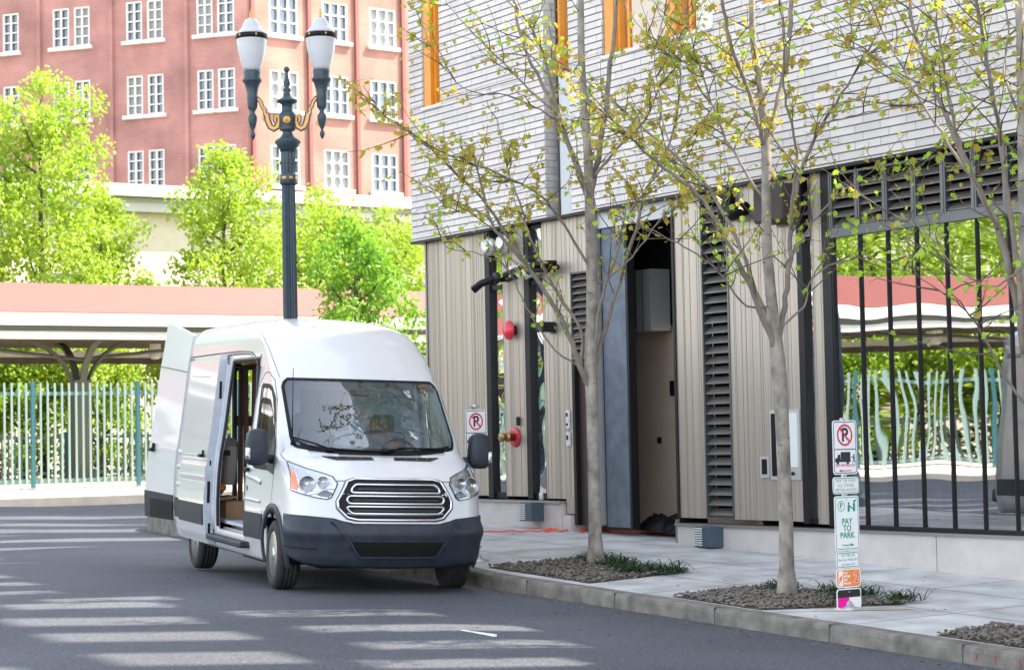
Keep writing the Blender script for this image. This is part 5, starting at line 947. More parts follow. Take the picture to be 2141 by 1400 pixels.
# ------------------------------------------------------------------ the van (local frame: x back from the bumper, y to the passenger side, z up)
PSI = math.radians(12)
Rz = Matrix.Rotation(-PSI, 3, 'Z'); Ry = Matrix.Rotation(-.020, 3, 'Y'); Rx = Matrix.Rotation(.038, 3, 'X'); RV = Rz @ Ry @ Rx
VO = Vector((18.575, 4.938, .065))
van = empty('delivery_van', VO, 'white high-roof delivery van with its side and rear doors open, parked at the kerb', 'van', rot=RV.to_euler())
def vb(b, name, mt, parent=None, **k): return b.build(name, M[mt] if isinstance(mt, str) else mt, parent or van, rootlocal=True, **k)
N1 = 92; XS = [1.0, 1.2, 1.4, 1.6, 1.8, 2.0, 2.15, 2.28, 2.35]+[2.35+.127*k for k in range(1, 11)]+[3.70+.125*k for k in range(0, 21)]; XS = sorted(set(round(x, 3) for x in XS if x < XR-.02))+[XR]
ZS = [.24, .27, .30, .36, .42, .47, .53, .60, .66, .72, .78, .85, .92, 1.0, 1.06, 1.11, 1.15, 1.19, 1.23, 1.27, 1.31, 1.35, 1.38, 1.41, 1.45]+[1.475+.025*k for k in range(36)]+[2.38, 2.40, 2.44, 2.50, 2.56, 2.61, 2.655, 2.70, 2.735, 2.765, 2.79, 2.81, 2.828, 2.843, 2.856, 2.866, 2.875, 2.882, 2.888, 2.892, 2.895]
def body_pt(i, z, sd):
    Q, X, Y = outline(z); qc = Q[-2]
    if i <= N1: q = qc*i/N1; return (float(np.interp(q, Q, X)), sd*float(np.interp(q, Q, Y)), z)
    x = max(XS[i-N1-1], X[-2]); return (x, sd*Y[-1], z)
NC = N1+1+len(XS)
def pin(pts, x, y):
    c = False; j = len(pts)-1
    for i in range(len(pts)):
        if (pts[i][1] > y) != (pts[j][1] > y) and x < (pts[j][0]-pts[i][0])*(y-pts[i][1])/(pts[j][1]-pts[i][1])+pts[i][0]: c = not c
        j = i
    return c
def ws_half(z):   # half width of the windscreen at height z
    return float(np.interp(z, [1.42, 1.47, 1.55, 2.10, 2.155], [.80, .868, .880, .858, .80]))
WSB = lambda y: 1.375+.075*(abs(y)/.87)**3.2
def WST(y): return 2.165-.0*(abs(y))
SW = [(1.17, 1.215), (1.20, 1.34), (1.35, 1.70), (1.50, 1.93), (1.66, 2.045), (1.80, 2.075), (2.10, 2.085), (2.13, 2.04), (2.10, 1.25), (1.95, 1.225)]
DX0, DX1, DZ0, DZ1 = 2.37, 3.70, .47, 2.40
HUBS = ((1.04, .352), (4.95, .345))
def cut(c):
    x, y, z = c
    if x > .6 and x < 1.75 and 1.37 < z < 2.165 and abs(y) < ws_half(z)-.015 and WSB(y)+.012 < z < WST(y)-.01:
        Q, X, Y = outline(z); 
        if x < X[-2]-.002: return True
    if x < .72 and z < .44: return True
    if abs(y) > .8 and pin([(px_, pz_) for px_, pz_ in SW], x, z): return True
    if y > .5 and DX0 < x < DX1 and DZ0 < z < DZ1: return True
    if abs(y) > .8 and any(math.hypot(x-hx, z-hz) < .44 for hx, hz in HUBS): return True
    return False
b = MB(); b.smooth = True
for sd in (1, -1):
    vs = [body_pt(i, z, sd) for i in range(NC) for z in ZS]; nz_ = len(ZS); fs = []
    for i in range(NC-1):
        for j in range(nz_-1):
            q = (i*nz_+j, (i+1)*nz_+j, (i+1)*nz_+j+1, i*nz_+j+1); c = sum((Vector(vs[k]) for k in q), Vector())/4
            if (Vector(vs[q[0]])-Vector(vs[q[1]])).length < 1e-5 and (Vector(vs[q[2]])-Vector(vs[q[3]])).length < 1e-5: continue
            if not cut(c): fs.append(q if sd > 0 else q[::-1])
    b.add(vs, fs)
body = vb(b, 'body', 'paint')
bm = bmesh.new(); bm.from_mesh(body.data); bmesh.ops.remove_doubles(bm, verts=bm.verts, dist=.0004)
bmesh.ops.delete(bm, geom=[v for v in bm.verts if not v.link_faces], context='VERTS'); bm.normal_update(); k_ = sum((1 if f.normal.dot(f.calc_center_median()-Vector((3.4, 0, 1.2))) > 0 else -1)*f.calc_area() for f in bm.faces)
if k_ < 0: bmesh.ops.reverse_faces(bm, faces=bm.faces)
print('BODY', k_); bm.to_mesh(body.data); bm.free(); body.data.materials.append(M['paint_in'])
md = body.modifiers.new('shell', 'SOLIDIFY'); md.thickness = .028; md.offset = -1.0; md.material_offset = 1; md.material_offset_rim = 0
# ---- conforming patches and ribbons on the body surface
def nrm(f, u, v, e=.01):
    a = Vector(f(u+e, v))-Vector(f(u-e, v)); c = Vector(f(u, v+e))-Vector(f(u, v-e)); n = a.cross(c)
    if n.length < 1e-9: return Vector((-1, 0, 0))
    n.normalize(); p = Vector(f(u, v)); ctr = Vector((3.4, 0, 1.2)); return n if n.dot(p-ctr) > 0 else -n
def mapped(f, u, v, off): return Vector(f(u, v))+nrm(f, u, v)*off
def patch(b, f, poly, off=.004, nu=24, nv=8, skirt=.012):
    us = sorted(set([round(p[0], 5) for p in poly]+list(np.round(np.linspace(min(p[0] for p in poly), max(p[0] for p in poly), nu), 5))))
    def span(u):
        z = []
        for i in range(len(poly)):
            (a, c), (d, e) = poly[i], poly[(i+1) % len(poly)]
            if min(a, d)-1e-9 <= u <= max(a, d)+1e-9:
                if abs(d-a) < 1e-9: z += [c, e]
                else: z.append(c+(e-c)*(u-a)/(d-a))
        return min(z), max(z)
    vs = []; 
    for u in us:
        lo, hi = span(u)
        if hi-lo < .002: hi = lo+.002
        vs += [mapped(f, u, lo+(hi-lo)*j/nv, off) for j in range(nv+1)]
    n_ = nv+1; fs = [(i*n_+j, (i+1)*n_+j, (i+1)*n_+j+1, i*n_+j+1) for i in range(len(us)-1) for j in range(nv)]
    b.add(vs, fs)
    if skirt:
        rim = [i*n_ for i in range(len(us))]+[(len(us)-1)*n_+j for j in range(1, n_)]+[i*n_+nv for i in range(len(us)-2, -1, -1)]+[j for j in range(nv-1, 0, -1)]
        uu = []; 
        base = len(b.v)-len(vs); inn = []
        for k in rim:
            u = us[k//n_]; lo, hi = span(u); inn.append(Vector(b.v[base+k])-nrm(f, u, lo+(hi-lo)*(k % n_)/nv)*skirt)
        m_ = len(rim); b.add([b.v[base+k] for k in rim]+inn, [(i, (i+1) % m_, (i+1) % m_+m_, i+m_) for i in range(m_)])
def ribbon(b, f, pts, wd, off=.003, closed=False, sub=4, th=None):
    P_ = []
    n_ = len(pts)
    for i in range(n_ if closed else n_-1):
        a, c = pts[i], pts[(i+1) % n_]
        for k in range(sub): P_.append((a[0]+(c[0]-a[0])*k/sub, a[1]+(c[1]-a[1])*k/sub))
    if not closed: P_.append(pts[-1])
    m_ = len(P_); vs = []; Q = [mapped(f, u, v, off) for u, v in P_]
    for i in range(m_):
        a = Q[(i-1) % m_] if closed or i else Q[0]; c = Q[(i+1) % m_] if closed or i < m_-1 else Q[-1]; d = (c-a).normalized(); n = nrm(f, *P_[i]); s_ = d.cross(n).normalized()*wd/2
        vs += [Q[i]-s_, Q[i]+s_]+([Q[i]-s_-n*th, Q[i]+s_-n*th] if th else [])
    w_ = 4 if th else 2; rngi = range(m_ if closed else m_-1)
    fs = [(i*w_, ((i+1) % m_)*w_, ((i+1) % m_)*w_+1, i*w_+1) for i in rngi]
    if th: fs += [(i*w_, i*w_+2, ((i+1) % m_)*w_+2, ((i+1) % m_)*w_) for i in rngi]+[(i*w_+1, ((i+1) % m_)*w_+1, ((i+1) % m_)*w_+3, i*w_+3) for i in rngi]
    b.add(vs, fs)
Fq = lambda q, z: S(q, z)
Fy = lambda y, z: Sy(y, z)
Fl = lambda x, z: Sx(x, z, 1)
Fr = lambda x, z: Sx(x, z, -1)
# windscreen
def ws_poly(inset=0, n=14):
    zs_ = np.linspace(1.46, 2.12, n); L = [(-(ws_half(z)-inset), float(z)) for z in zs_]; R_ = [(ws_half(z)-inset, float(z)) for z in zs_[::-1]]
    top = [(y, 2.165-inset) for y in np.linspace(-.80+inset, .80-inset, 9)]; bot = [(y, WSB(y)+inset) for y in np.linspace(.83-inset, -.83+inset, 15)]
    return L+top+R_+bot
b = MB(); b.smooth = True
ys = np.linspace(-1, 1, 41); vs = []
def wsp(u, v):
    # u -1..1 across, v 0..1 up
    z = 1.375+(2.165-1.375)*v; hw = ws_half(min(max(z, 1.45), 2.15)); y = u*hw; zb = WSB(y); z = zb+(2.165-zb)*v; return mapped(Fy, u*ws_half(min(max(z, 1.45), 2.14)), z, -.004)
b.grid(lambda a, c: wsp(-1+2*a, c), 40, 16); wsg = vb(b, 'windscreen', 'windscreen')
b = MB(); b.smooth = True; ribbon(b, Fy, ws_poly(.012), .036, .003, True, 2); vb(b, 'windscreen_frit', 'black', wsg)
b = MB(); b.smooth = True; patch(b, Fy, [(y, WSB(y)+.0) for y in np.linspace(-.80, .80, 17)]+[(y, WSB(y)+.055) for y in np.linspace(.80, -.80, 17)], .0035, 30, 2, 0); vb(b, 'windscreen_frit', 'black', wsg)
# side windows
for f, sd in ((Fl, 1), (Fr, -1)):
    b = MB(); b.smooth = True; patch(b, f, SW, -.006, 16, 8, 0); w_ = vb(b, 'side_window', 'side_glass')
    b = MB(); b.smooth = True; ribbon(b, f, SW, .05, .003, True, 3); 
    if sd > 0: ribbon(b, f, [(1.93, 1.25), (1.93, 2.07)], .022, .001)
    vb(b, 'window_rubber', 'black', w_)
    b = MB(); patch(b, f, [(1.10, 1.16), (1.17, 1.45), (1.30, 1.60), (1.34, 1.40), (1.40, 1.20)], .010, 6, 4); vb(b, 'mirror_base', 'plastic', w_)
# front bumper in dark plastic
def btop(q): a = abs(q); return float(np.interp(a, [0, .44, .52, .64, .92, 1.30, 1.36], [.700, .700, .722, .758, .778, .788, .76]))
def bbot(q): a = abs(q); return float(np.interp(a, [0, .5, .9, 1.1, 1.36], [.275, .28, .30, .35, .42]))
def boff(q, z):
    a = abs(q); h = .016+.020*math.exp(-((z-.62)/.07)**2)*(1 if a > .5 else .6)
    if a < .52 and .47 < z < .68: h += .018
    return h
b = MB(); b.smooth = True; qs = np.linspace(-1.25, 1.25, 91)
vs = [mapped(Fq, float(q), bbot(q)+(btop(q)-bbot(q))*j/16, boff(q, bbot(q)+(btop(q)-bbot(q))*j/16)) for q in qs for j in range(17)]
vs2 = [mapped(Fq, float(q), btop(q), -.01) for q in qs]; nb = len(vs); vs3 = [mapped(Fq, float(q), bbot(q), -.10)-Vector((0,0,0)) for q in qs]
fs = [(i*17+j, (i+1)*17+j, (i+1)*17+j+1, i*17+j+1) for i in range(90) for j in range(16)]+[(i*17+16, (i+1)*17+16, nb+i+1, nb+i) for i in range(90)]+[(i*17, (i+1)*17, nb+91+i+1, nb+91+i) for i in range(90)]
b.add(vs+vs2+vs3, fs); bump = vb(b, 'front_bumper', 'plastic', recalc=True)
b = MB(); patch(b, Fq, [(-.47, .535), (.47, .535), (.37, .405), (-.37, .405)], .046, 12, 3, .05); vb(b, 'air_intake', 'void', bump)
b = MB(); ribbon(b, Fq, [(-.66, .72), (-.49, .545), (-.39, .39), (.39, .39), (.49, .545), (.66, .72)], .022, .050, False, 5, .03); vb(b, 'intake_lip', 'plastic', bump)
b = MB(); ribbon(b, Fq, [(1.24, .47), (.98, .462), (.80, .46)], .010, .032); ribbon(b, Fq, [(-1.24, .47), (-.98, .462)], .010, .032); vb(b, 'seam', 'black', bump)
b = MB(); b.smooth = True; ribbon(b, Fq, [(-.37, .66), (-.36, .55)], .012, .046); ribbon(b, Fq, [(.30, .66), (.31, .55)], .012, .046); vb(b, 'plate_mount', 'plastic', bump)
b = MB(); b.box(.35, .9, -.7, .7, .25, .34); b.box(.9, 5.9, -.45, .45, .28, .40); b.box(1.0, 1.1, -.75, .75, .28, .40); b.box(4.85, 5.05, -.7, .7, .26, .42); vb(b, 'underbody', 'black')
b = MB()
for k in range(5): x = 2.35+.28*k; b.tube([(x, -.55, .40), (x+.10, -.50, .22), (x+.22, -.1, .20)], .028, 6)
b.tube([(2.2, -.5, .20), (4.0, -.5, .20)], .025, 6); vb(b, 'underbody_frame', 'alloy')
# grille
gp_ = [(-.405, 1.145), (-.49, 1.12), (-.595, .93), (-.59, .86), (-.495, .765), (-.40, .745), (.40, .745), (.495, .765), (.59, .86), (.595, .93), (.49, 1.12), (.405, 1.145)]
b = MB(); patch(b, Fq, gp_, .002, 30, 8, 0); gr_ = vb(b, 'grille', 'black')
b = MB(); b.smooth = True; ribbon(b, Fq, gp_, .020, .016, True, 4, .014); vb(b, 'grille_surround', 'chrome', gr_)
b = MB(); ribbon(b, Fq, [(q*1.035, (z-.95)*1.06+.95) for q, z in gp_], .010, .004, True, 4); vb(b, 'seam', 'seam', gr_)
for k, (zt_, zb_, hw) in enumerate(((1.088, 1.010, .455), (.980, .905, .505), (.875, .805, .495))):
    m_ = (zt_+zb_)/2; r_ = (zt_-zb_)/2; arc = [(math.cos(a), math.sin(a)) for a in np.linspace(math.pi/2, -math.pi/2, 7)]
    cut_ = .03 if k == 2 else (-.02 if k == 0 else 0)
    pts = [(-hw+.08, zt_), (hw-.08, zt_)]+[(hw-.04+r_*c_+cut_*s_, m_+r_*s_) for c_, s_ in arc]+[(hw-.08, zb_), (-hw+.08, zb_)]+[(-hw+.04-r_*c_-cut_*s_, m_+r_*s_) for c_, s_ in arc[::-1]]
    b = MB(); b.smooth = True; ribbon(b, Fq, pts, .019, .022, True, 3, .02); vb(b, 'grille_bar', 'chrome', gr_)
    b = MB(); patch(b, Fq, [(-hw+.06, m_-.010), (hw-.06, m_-.010), (hw-.06, m_+.008), (-hw+.06, m_+.008)], .014, 20, 1, .01); vb(b, 'grille_slat', 'plastic', gr_)
# headlights
HL = [(.592, 1.10), (.625, 1.165), (.72, 1.20), (.86, 1.238), (.985, 1.285), (1.045, 1.305), (1.085, 1.20), (1.125, 1.025), (1.0, .998), (.83, .962), (.70, .945), (.66, .965), (.615, 1.05)]
for sd in (1, -1):
    pl = [(q*sd, z) for q, z in HL]; fq = Fq
    b = MB(); patch(b, fq, pl, .003, 20, 6, 0); hl = vb(b, 'headlight', 'lamp_reflector')
    for q, z, rr in ((.90, 1.085, .085), (.735, 1.105, .060)):
        c = mapped(fq, q*sd, z, .004); n = nrm(fq, q*sd, z); n = (n+Vector((-.6, 0, 0))).normalized(); Mx = n.to_track_quat('Z', 'Y').to_matrix()
        b = MB(); b.smooth = True; b.lathe([(rr, .022), (rr*.96, .024), (rr*.9, .012), (rr*.6, .004), (rr*.25, .001), (rr*.22, .02), (rr*.12, .026), (0, .026)], c, 24, M=Mx); vb(b, 'reflector_bowl', 'chrome', hl)
    b = MB(); patch(b, fq, [(1.045*sd, 1.225), (1.075*sd, 1.19), (1.11*sd, 1.035), (1.03*sd, 1.018), (1.0*sd, 1.08), (1.02*sd, 1.16)], .010, 8, 4, .01); vb(b, 'indicator', 'amber', hl)
    b = MB(); patch(b, fq, [(.64*sd, 1.0), (.69*sd, .958), (.80*sd, .975), (.77*sd, 1.02), (.70*sd, 1.03)], .010, 8, 3, .01); vb(b, 'bezel', 'plastic', hl)
    b = MB(); b.smooth = True; ribbon(b, fq, [(.62*sd, 1.05), (.72*sd, 1.045), (.80*sd, 1.0), (.90*sd, .985), (.985*sd, 1.04), (1.0*sd, 1.13), (1.0*sd, 1.26)], .022, .012, False, 3, .01); vb(b, 'bezel_chrome', 'chrome', hl)
    b = MB(); b.smooth = True; patch(b, fq, pl, .028, 24, 8, .026); vb(b, 'lens', 'lens', hl)
    b = MB(); ribbon(b, fq, pl, .012, .006, True, 3, .008); vb(b, 'headlight_rim', 'plastic', hl)
# hood lines, cowl vents, wipers, aerial
b = MB(); ribbon(b, Fq, [(.60, 1.125), (.53, 1.128), (.49, 1.132)], .007, .003); ribbon(b, Fq, [(-.60, 1.125), (-.53, 1.128), (-.49, 1.132)], .007, .003)
for sd in (1, -1): ribbon(b, Fq, [(1.05*sd, 1.31), (1.09*sd, 1.36), (.99*sd, 1.43)], .006, .003)
vb(b, 'bonnet_seam', 'seam')
for sd in (1, -1):
    yq = [(.10*sd-.0, 1.352), (.60*sd, 1.352), (.64*sd, 1.368), (.12*sd, 1.368)]
    b = MB(); patch(b, Fy, [(.11*sd, 1.330), (.50*sd, 1.325), (.62*sd, 1.356), (.12*sd, 1.352)], .006, 12, 2, .006); v_ = vb(b, 'cowl_vent', 'black')
    b = MB()
    for k in range(1, 4): ribbon(b, Fy, [((.11+.12*k)*sd, 1.330), ((.13+.12*k)*sd, 1.352)], .010, .010)
    ribbon(b, Fy, [(.11*sd, 1.330), (.50*sd, 1.325), (.62*sd, 1.356), (.12*sd, 1.352)], .008, .009, True, 4); vb(b, 'vent_ribs', 'grey_frame', v_)
def wiper(y0, z0, y1, z1, y2, z2):
    p0 = mapped(Fy, y0, z0, .03); p1 = mapped(Fy, y1, z1, .04); p2 = mapped(Fy, y2, z2, .02); b = MB(); b.tube([p0, p1], .012, 6); b.rbox(p0, (.07, .07, .04), .01); a = vb(b, 'wiper', 'black')
    b = MB(); b.tube([p1+(p1-p2)*.25, p1, p2], .011, 5); vb(b, 'wiper_blade', 'black', a)
wiper(.52, 1.41, .68, 1.47, .86, 1.535); wiper(-.05, 1.405, -.30, 1.43, -.72, 1.44)
b = MB(); ribbon(b, Fy, [(.5, 1.428), (.2, 1.412), (-.15, 1.408)], .02, .02, False, 3, .012); vb(b, 'wiper', 'black')
pA = mapped(Fy, .865, 1.475, .0); b = MB(); b.smooth = True; b.tube([pA, pA+Vector((-.02, .01, .06))], [.026, .010], 8); b.tube([pA+Vector((-.02, .01, .05)), pA+Vector((.06, .0, .78))], [.006, .0035], 6); vb(b, 'aerial', 'black')
# panel seams of the raised roof and doors
for f, sd in ((Fl, 1), (Fr, -1)):
    b = MB(); ribbon(b, f, [(6.2, 2.445), (4.5, 2.455), (3.4, 2.455), (2.9, 2.44), (2.62, 2.39), (2.42, 2.30)], .016, .004, False, 4); ribbon(b, f, [(6.2, 2.478), (4.5, 2.485), (3.4, 2.485), (2.85, 2.465), (2.58, 2.41)], .010, .012, False, 4, .01)
    vb(b, 'roof_gutter', 'seam')
    b = MB(); ribbon(b, f, [(2.34, .46), (2.345, 1.1), (2.33, 1.8), (2.25, 2.10), (2.05, 2.22), (1.85, 2.225), (1.66, 2.14), (1.45, 1.93), (1.25, 1.62), (1.13, 1.35), (1.10, 1.10), (1.14, .86)], .009, .003, False, 3); vb(b, 'door_seam', 'seam')
for sd in (1, -1):
    b = MB(); ribbon(b, Fq, [(.885*sd, 2.16), (.93*sd, 2.30), (1.0*sd, 2.48), (1.06*sd, 2.60), (1.10*sd, 2.68)], .006, .003, False, 4); vb(b, 'roof_seam', 'seam')
# side cladding
def clad(f, sd):
    b = MB(); b.smooth = True; patch(b, f, [(1.56, .47), (1.50, .735), (2.335, .735), (2.335, .47)], .016, 10, 3, .016); vb(b, 'side_cladding', 'plastic')
    b = MB(); patch(b, f, [(3.9, .50), (3.9, .735), (4.42, .735), (4.49, .50)], .012, 6, 3, .012); patch(b, f, [(5.42, .50), (5.48, .735), (6.18, .735), (6.18, .50)], .012, 6, 3, .012); vb(b, 'side_cladding', 'plastic')
    for hx, hz in HUBS:
        b = MB(); b.smooth = True; pts = [(hx+.475*math.cos(a), hz+.475*math.sin(a)) for a in np.linspace(math.radians(-12), math.radians(192), 26)]
        pts = [p for p in pts if p[1] > .24]; ribbon(b, f, pts, .085, .018, False, 2, .03); vb(b, 'wheel_arch', 'plastic')
        b = MB(); b.smooth = True; n_ = 22; vs = []
        for i in range(n_+1):
            a = math.radians(-10+200*i/n_); x, z = hx+.455*math.cos(a), hz+.455*math.sin(a); yo = Sx(x, max(z, .25), 1)[1]
            vs += [(x, sd*yo, z), (x, sd*.62, z)]
        k0 = len(vs); vs += [(hx, sd*.62, hz)]
        b.add(vs, [(2*i, 2*i+2, 2*i+3, 2*i+1) for i in range(n_)]+[(2*i+1, 2*i+3, k0) for i in range(n_)]); vb(b, 'wheel_well', 'black')
clad(Fl, 1); clad(Fr, -1)
b = MB(); b.rbox((3.05, 1.03, .375), (1.75, .16, .07), .02); vb(b, 'side_step', 'plastic')
b = MB(); b.rbox((6.28, 0, .50), (.22, 2.0, .22), .05); vb(b, 'rear_bumper', 'plastic')
b = MB()
for k in range(6):
    x = 2.15+k*.30; b.add([(x, .66, .36), (x+.07, .66, .36), (x-.10, .70, .17), (x-.17, .70, .17), (x, .62, .36), (x+.07, .62, .36), (x-.10, .66, .17), (x-.17, .66, .17)], [(0,1,2,3),(4,7,6,5),(0,3,7,4),(1,5,6,2)])
b.box(1.9, 3.8, .63, .69, .150, .169); b.box(1.9, 3.8, .60, .66, .361, .39); lt_ = vb(b, 'step_frame', 'black')
b = MB(); b.box(1.95, 3.7, .55, .56, .19, .33); vb(b, 'step_plate', 'alloy', lt_)
# creases pressed in the sides
b = MB(); b.smooth = True
ribbon(b, Fl, [(1.62, 1.06), (1.9, 1.09), (2.32, 1.12)], .05, .010, False, 3, .012); ribbon(b, Fl, [(1.62, .86), (2.32, .87)], .03, .008, False, 3, .01)
for z in (1.30, 1.12, .90): ribbon(b, Fl, [(5.5, z), (6.1, z)], .05, .010, False, 3, .012)
vb(b, 'door_crease', 'paint')
b = MB(); p = mapped(Fl, 2.22, 1.18, .03); b.rbox(p, (.17, .04, .045), .015); vb(b, 'door_handle', 'black'); b = MB(); b.rbox(mapped(Fl, 2.24, .98, .0), (.03, .012, .06), .005); vb(b, 'door_lock', 'black')
# mirrors
for sd, yc, xc in ((1, 1.215, 1.06), (-1, 1.215, 1.13)):
    r = empty('wing_mirror', (0, 0, 0)); r.parent = van; r.location = (0, 0, 0)
    def mbuild(b, nm, mt): return b.build(nm, M[mt], r, rootlocal=True)
    b = MB(); b.smooth = True; bm = bmesh.new(); bmesh.ops.create_cube(bm, size=1); bmesh.ops.subdivide_edges(bm, edges=bm.edges[:], cuts=5, use_grid_fill=True)
    for v in bm.verts:
        x, y, z = v.co*2; L = (abs(x)**4+abs(y)**4+abs(z)**4)**.25 or 1; x, y, z = x/L, y/L, z/L
        w2 = .118*(1-.16*max(z, 0)); v.co = Vector((xc+.075*x*(1.0 if x > 0 else 1.25), sd*(yc+w2*y), 1.435+.188*z))
    bm.verts.index_update(); b.add([v.co for v in bm.verts], [[v.index for v in f.verts] for f in bm.faces]); bm.free(); mbuild(b, 'mirror_housing', 'plastic')
    b = MB(); b.box(xc+.078, xc+.082, sd*(yc-.09), sd*(yc+.09), 1.28, 1.58); mbuild(b, 'mirror_glass', 'chrome')
    b = MB(); b.smooth = True; b.tube([(xc+.02, sd*(yc-.05), 1.33), (xc+.12, sd*1.05, 1.32), (xc+.2, sd*.96, 1.30)], [.05, .045, .055], 8); mbuild(b, 'mirror_arm', 'plastic')
    b = MB(); b.smooth = True; b.rbox((xc-.06, sd*(yc+.10), 1.37), (.06, .055, .13), .02); mbuild(b, 'turn_signal', 'lamp_reflector')
# wheels
def wheel(hx, hz, sd, steer=0):
    r = empty('wheel', (0, 0, 0)); r.parent = van; r.location = (hx, sd*.91, hz); r.rotation_euler = (0, 0, steer); o = sd
    b = MB(); b.smooth = True; b.lathe([(.225,-.10),(.25,-.115),(.31,-.12),(.342,-.10),(.353,-.075),(.3545,-.052),(.347,-.050),(.347,-.042),(.355,-.040),(.356,-.012),(.348,-.010),(.348,-.002),(.356,.0),(.356,.028),(.348,.030),(.348,.038),(.355,.040),(.353,.07),(.342,.10),(.31,.12),(.25,.115),(.225,.10)], (0,0,0), 48, 'y'); b.build('tyre', M['rubber'], r, rootlocal=True)
    b = MB(); b.smooth = True; b.lathe([(.228,.105*o),(.235,.10*o),(.222,.085*o),(.205,.06*o),(.10,.055*o),(.0,.055*o)], (0,0,0), 40, 'y'); b.build('rim', M['alloy'], r, rootlocal=True)
    b = MB()
    for k in range(10):
        a = 6.2832*k/10; b.add([Vector((math.cos(a)*u-math.sin(a)*v, o*w_, math.sin(a)*u+math.cos(a)*v)) for u, v, w_ in ((.05,-.016,.10),(.215,-.024,.082),(.215,.024,.082),(.05,.016,.10),(.05,-.022,.06),(.215,-.032,.055),(.215,.032,.055),(.05,.022,.06))], [(0,1,2,3),(0,4,5,1),(3,2,6,7),(1,5,6,2)])
    b.lathe([(.07,.06*o),(.068,.105*o),(.05,.115*o),(.0,.117*o)], (0,0,0), 20, 'y'); b.build('spokes', M['alloy'], r, rootlocal=True)
    b = MB(); b.lathe([(.20,.058*o),(.07,.058*o),(.07,.059*o),(.20,.059*o)], (0,0,0), 20, 'y')
    for k in range(10):
        a = 6.2832*(k+.5)/10; b.lathe([(.028,.0),(.028,.004*o),(0,.004*o)], (.15*math.cos(a), .058*o, .15*math.sin(a)), 8, 'y')
    b.build('brake_shadow', M['black'], r, rootlocal=True)
ROLLZ = .0
wheel(1.04, .350, 1, math.radians(-3)); wheel(1.04, .352, -1, math.radians(-3)); wheel(4.95, .285, 1); wheel(4.95, .30, -1)
# cabin and load space
b = MB(); b.box(2.30, 6.15, -.93, .93, .53, .565); b.box(1.1, 2.30, -.93, .93, .55, .62); b.box(1.1, 1.13, -.9, .9, .3, .6); vb(b, 'load_floor', 'paint_in')
b = MB()   # bulkhead with a mesh window
for c_ in cells(-.86, .86, .56, 2.30, [(-.12, .44, 1.62, 2.06)]): b.box(2.345, 2.37, c_[0], c_[1], c_[2], c_[3])
bk = vb(b, 'bulkhead', 'paint_in'); b = MB()
for k in range(-12, 26):
    y = -.12+k*.04
    for dz in (1, -1):
        p = [(y, 1.62), (y+.44*dz*.9, 2.06)] if dz > 0 else [(y+.40, 1.62), (y, 2.06)]
        q = []
        for t in (0, 1): q.append(Vector((2.36, p[t][0], p[t][1])))
        # clip to the opening
        d = q[1]-q[0]; t0, t1 = 0.0, 1.0
        for lo, hi in ((-.12, .44),):
            if abs(d.y) > 1e-6: a_, c_ = sorted(((lo-q[0].y)/d.y, (hi-q[0].y)/d.y)); t0, t1 = max(t0, a_), min(t1, c_)
        if t1-t0 > .05: b.tube([q[0]+d*t0, q[0]+d*t1], .0045, 4, False)
vb(b, 'mesh', 'grey_frame', bk)
for y in (-.45, .42):
    b = MB(); b.smooth = True; b.rbox((1.75, y, .95), (.52, .52, .16), .06); b.rbox((2.08, y, 1.28), (.16, .50, .68), .06, Matrix.Rotation(.18, 3, 'Y')); b.rbox((2.16, y, 1.70), (.11, .27, .20), .05); vb(b, 'seat', 'seat_fabric')
b = MB(); b.smooth = True; b.rbox((1.22, 0, 1.20), (.42, 1.76, .36), .10); b.rbox((1.02, 0, 1.33), (.44, 1.62, .06), .03); dsh = vb(b, 'dashboard', 'plastic')
b = MB(); b.smooth = True; Mx = Matrix.Rotation(-1.0, 3, 'Y'); ring = [Vector((1.50, -.45, 1.38))+Mx @ Vector((.19*math.cos(a), .19*math.sin(a), 0)) for a in np.linspace(0, 6.2832, 25)]; b.tube(ring, .016, 8, False); b.tube([ring[6], Vector((1.46, -.45, 1.36)), ring[18]], .018, 6); b.tube([Vector((1.46, -.45, 1.36)), Vector((1.3, -.45, 1.25))], .04, 8); vb(b, 'steering_wheel', 'black')
b = MB(); b.rbox((1.44, .03, 2.02), (.03, .22, .07), .015); b.tube([(1.44, .03, 2.05), (1.42, .03, 2.15)], .012, 6); vb(b, 'interior_mirror', 'black')
def inside(name, b, mt, label, cat):
    """things lying in the van: their own top-level objects, set in the van's frame"""
    o = b.build(name, M[mt]); o.data.transform(RV.to_4x4()); c = Vector(VO); o.location = c
    lo = Vector([min(v.co[i] for v in o.data.vertices) for i in range(3)]); hi = Vector([max(v.co[i] for v in o.data.vertices) for i in range(3)]); off = Vector(((lo.x+hi.x)/2, (lo.y+hi.y)/2, lo.z)); o.data.transform(Matrix.Translation(-off)); o.location = c+off
    return tag(o, label, cat)
b = MB(); b.add([(.98, -.10, 1.368), (1.12, -.02, 1.372), (1.10, -.75, 1.372), (.96, -.66, 1.368), (.98, -.10, 1.372), (1.12, -.02, 1.376), (1.10, -.75, 1.42), (.96, -.66, 1.40)], [(0,1,2,3),(4,5,6,7),(0,1,5,4),(1,2,6,5),(2,3,7,6),(3,0,4,7)]); inside('papers', b, 'paper', 'white papers lying on the dashboard behind the windscreen', 'papers')
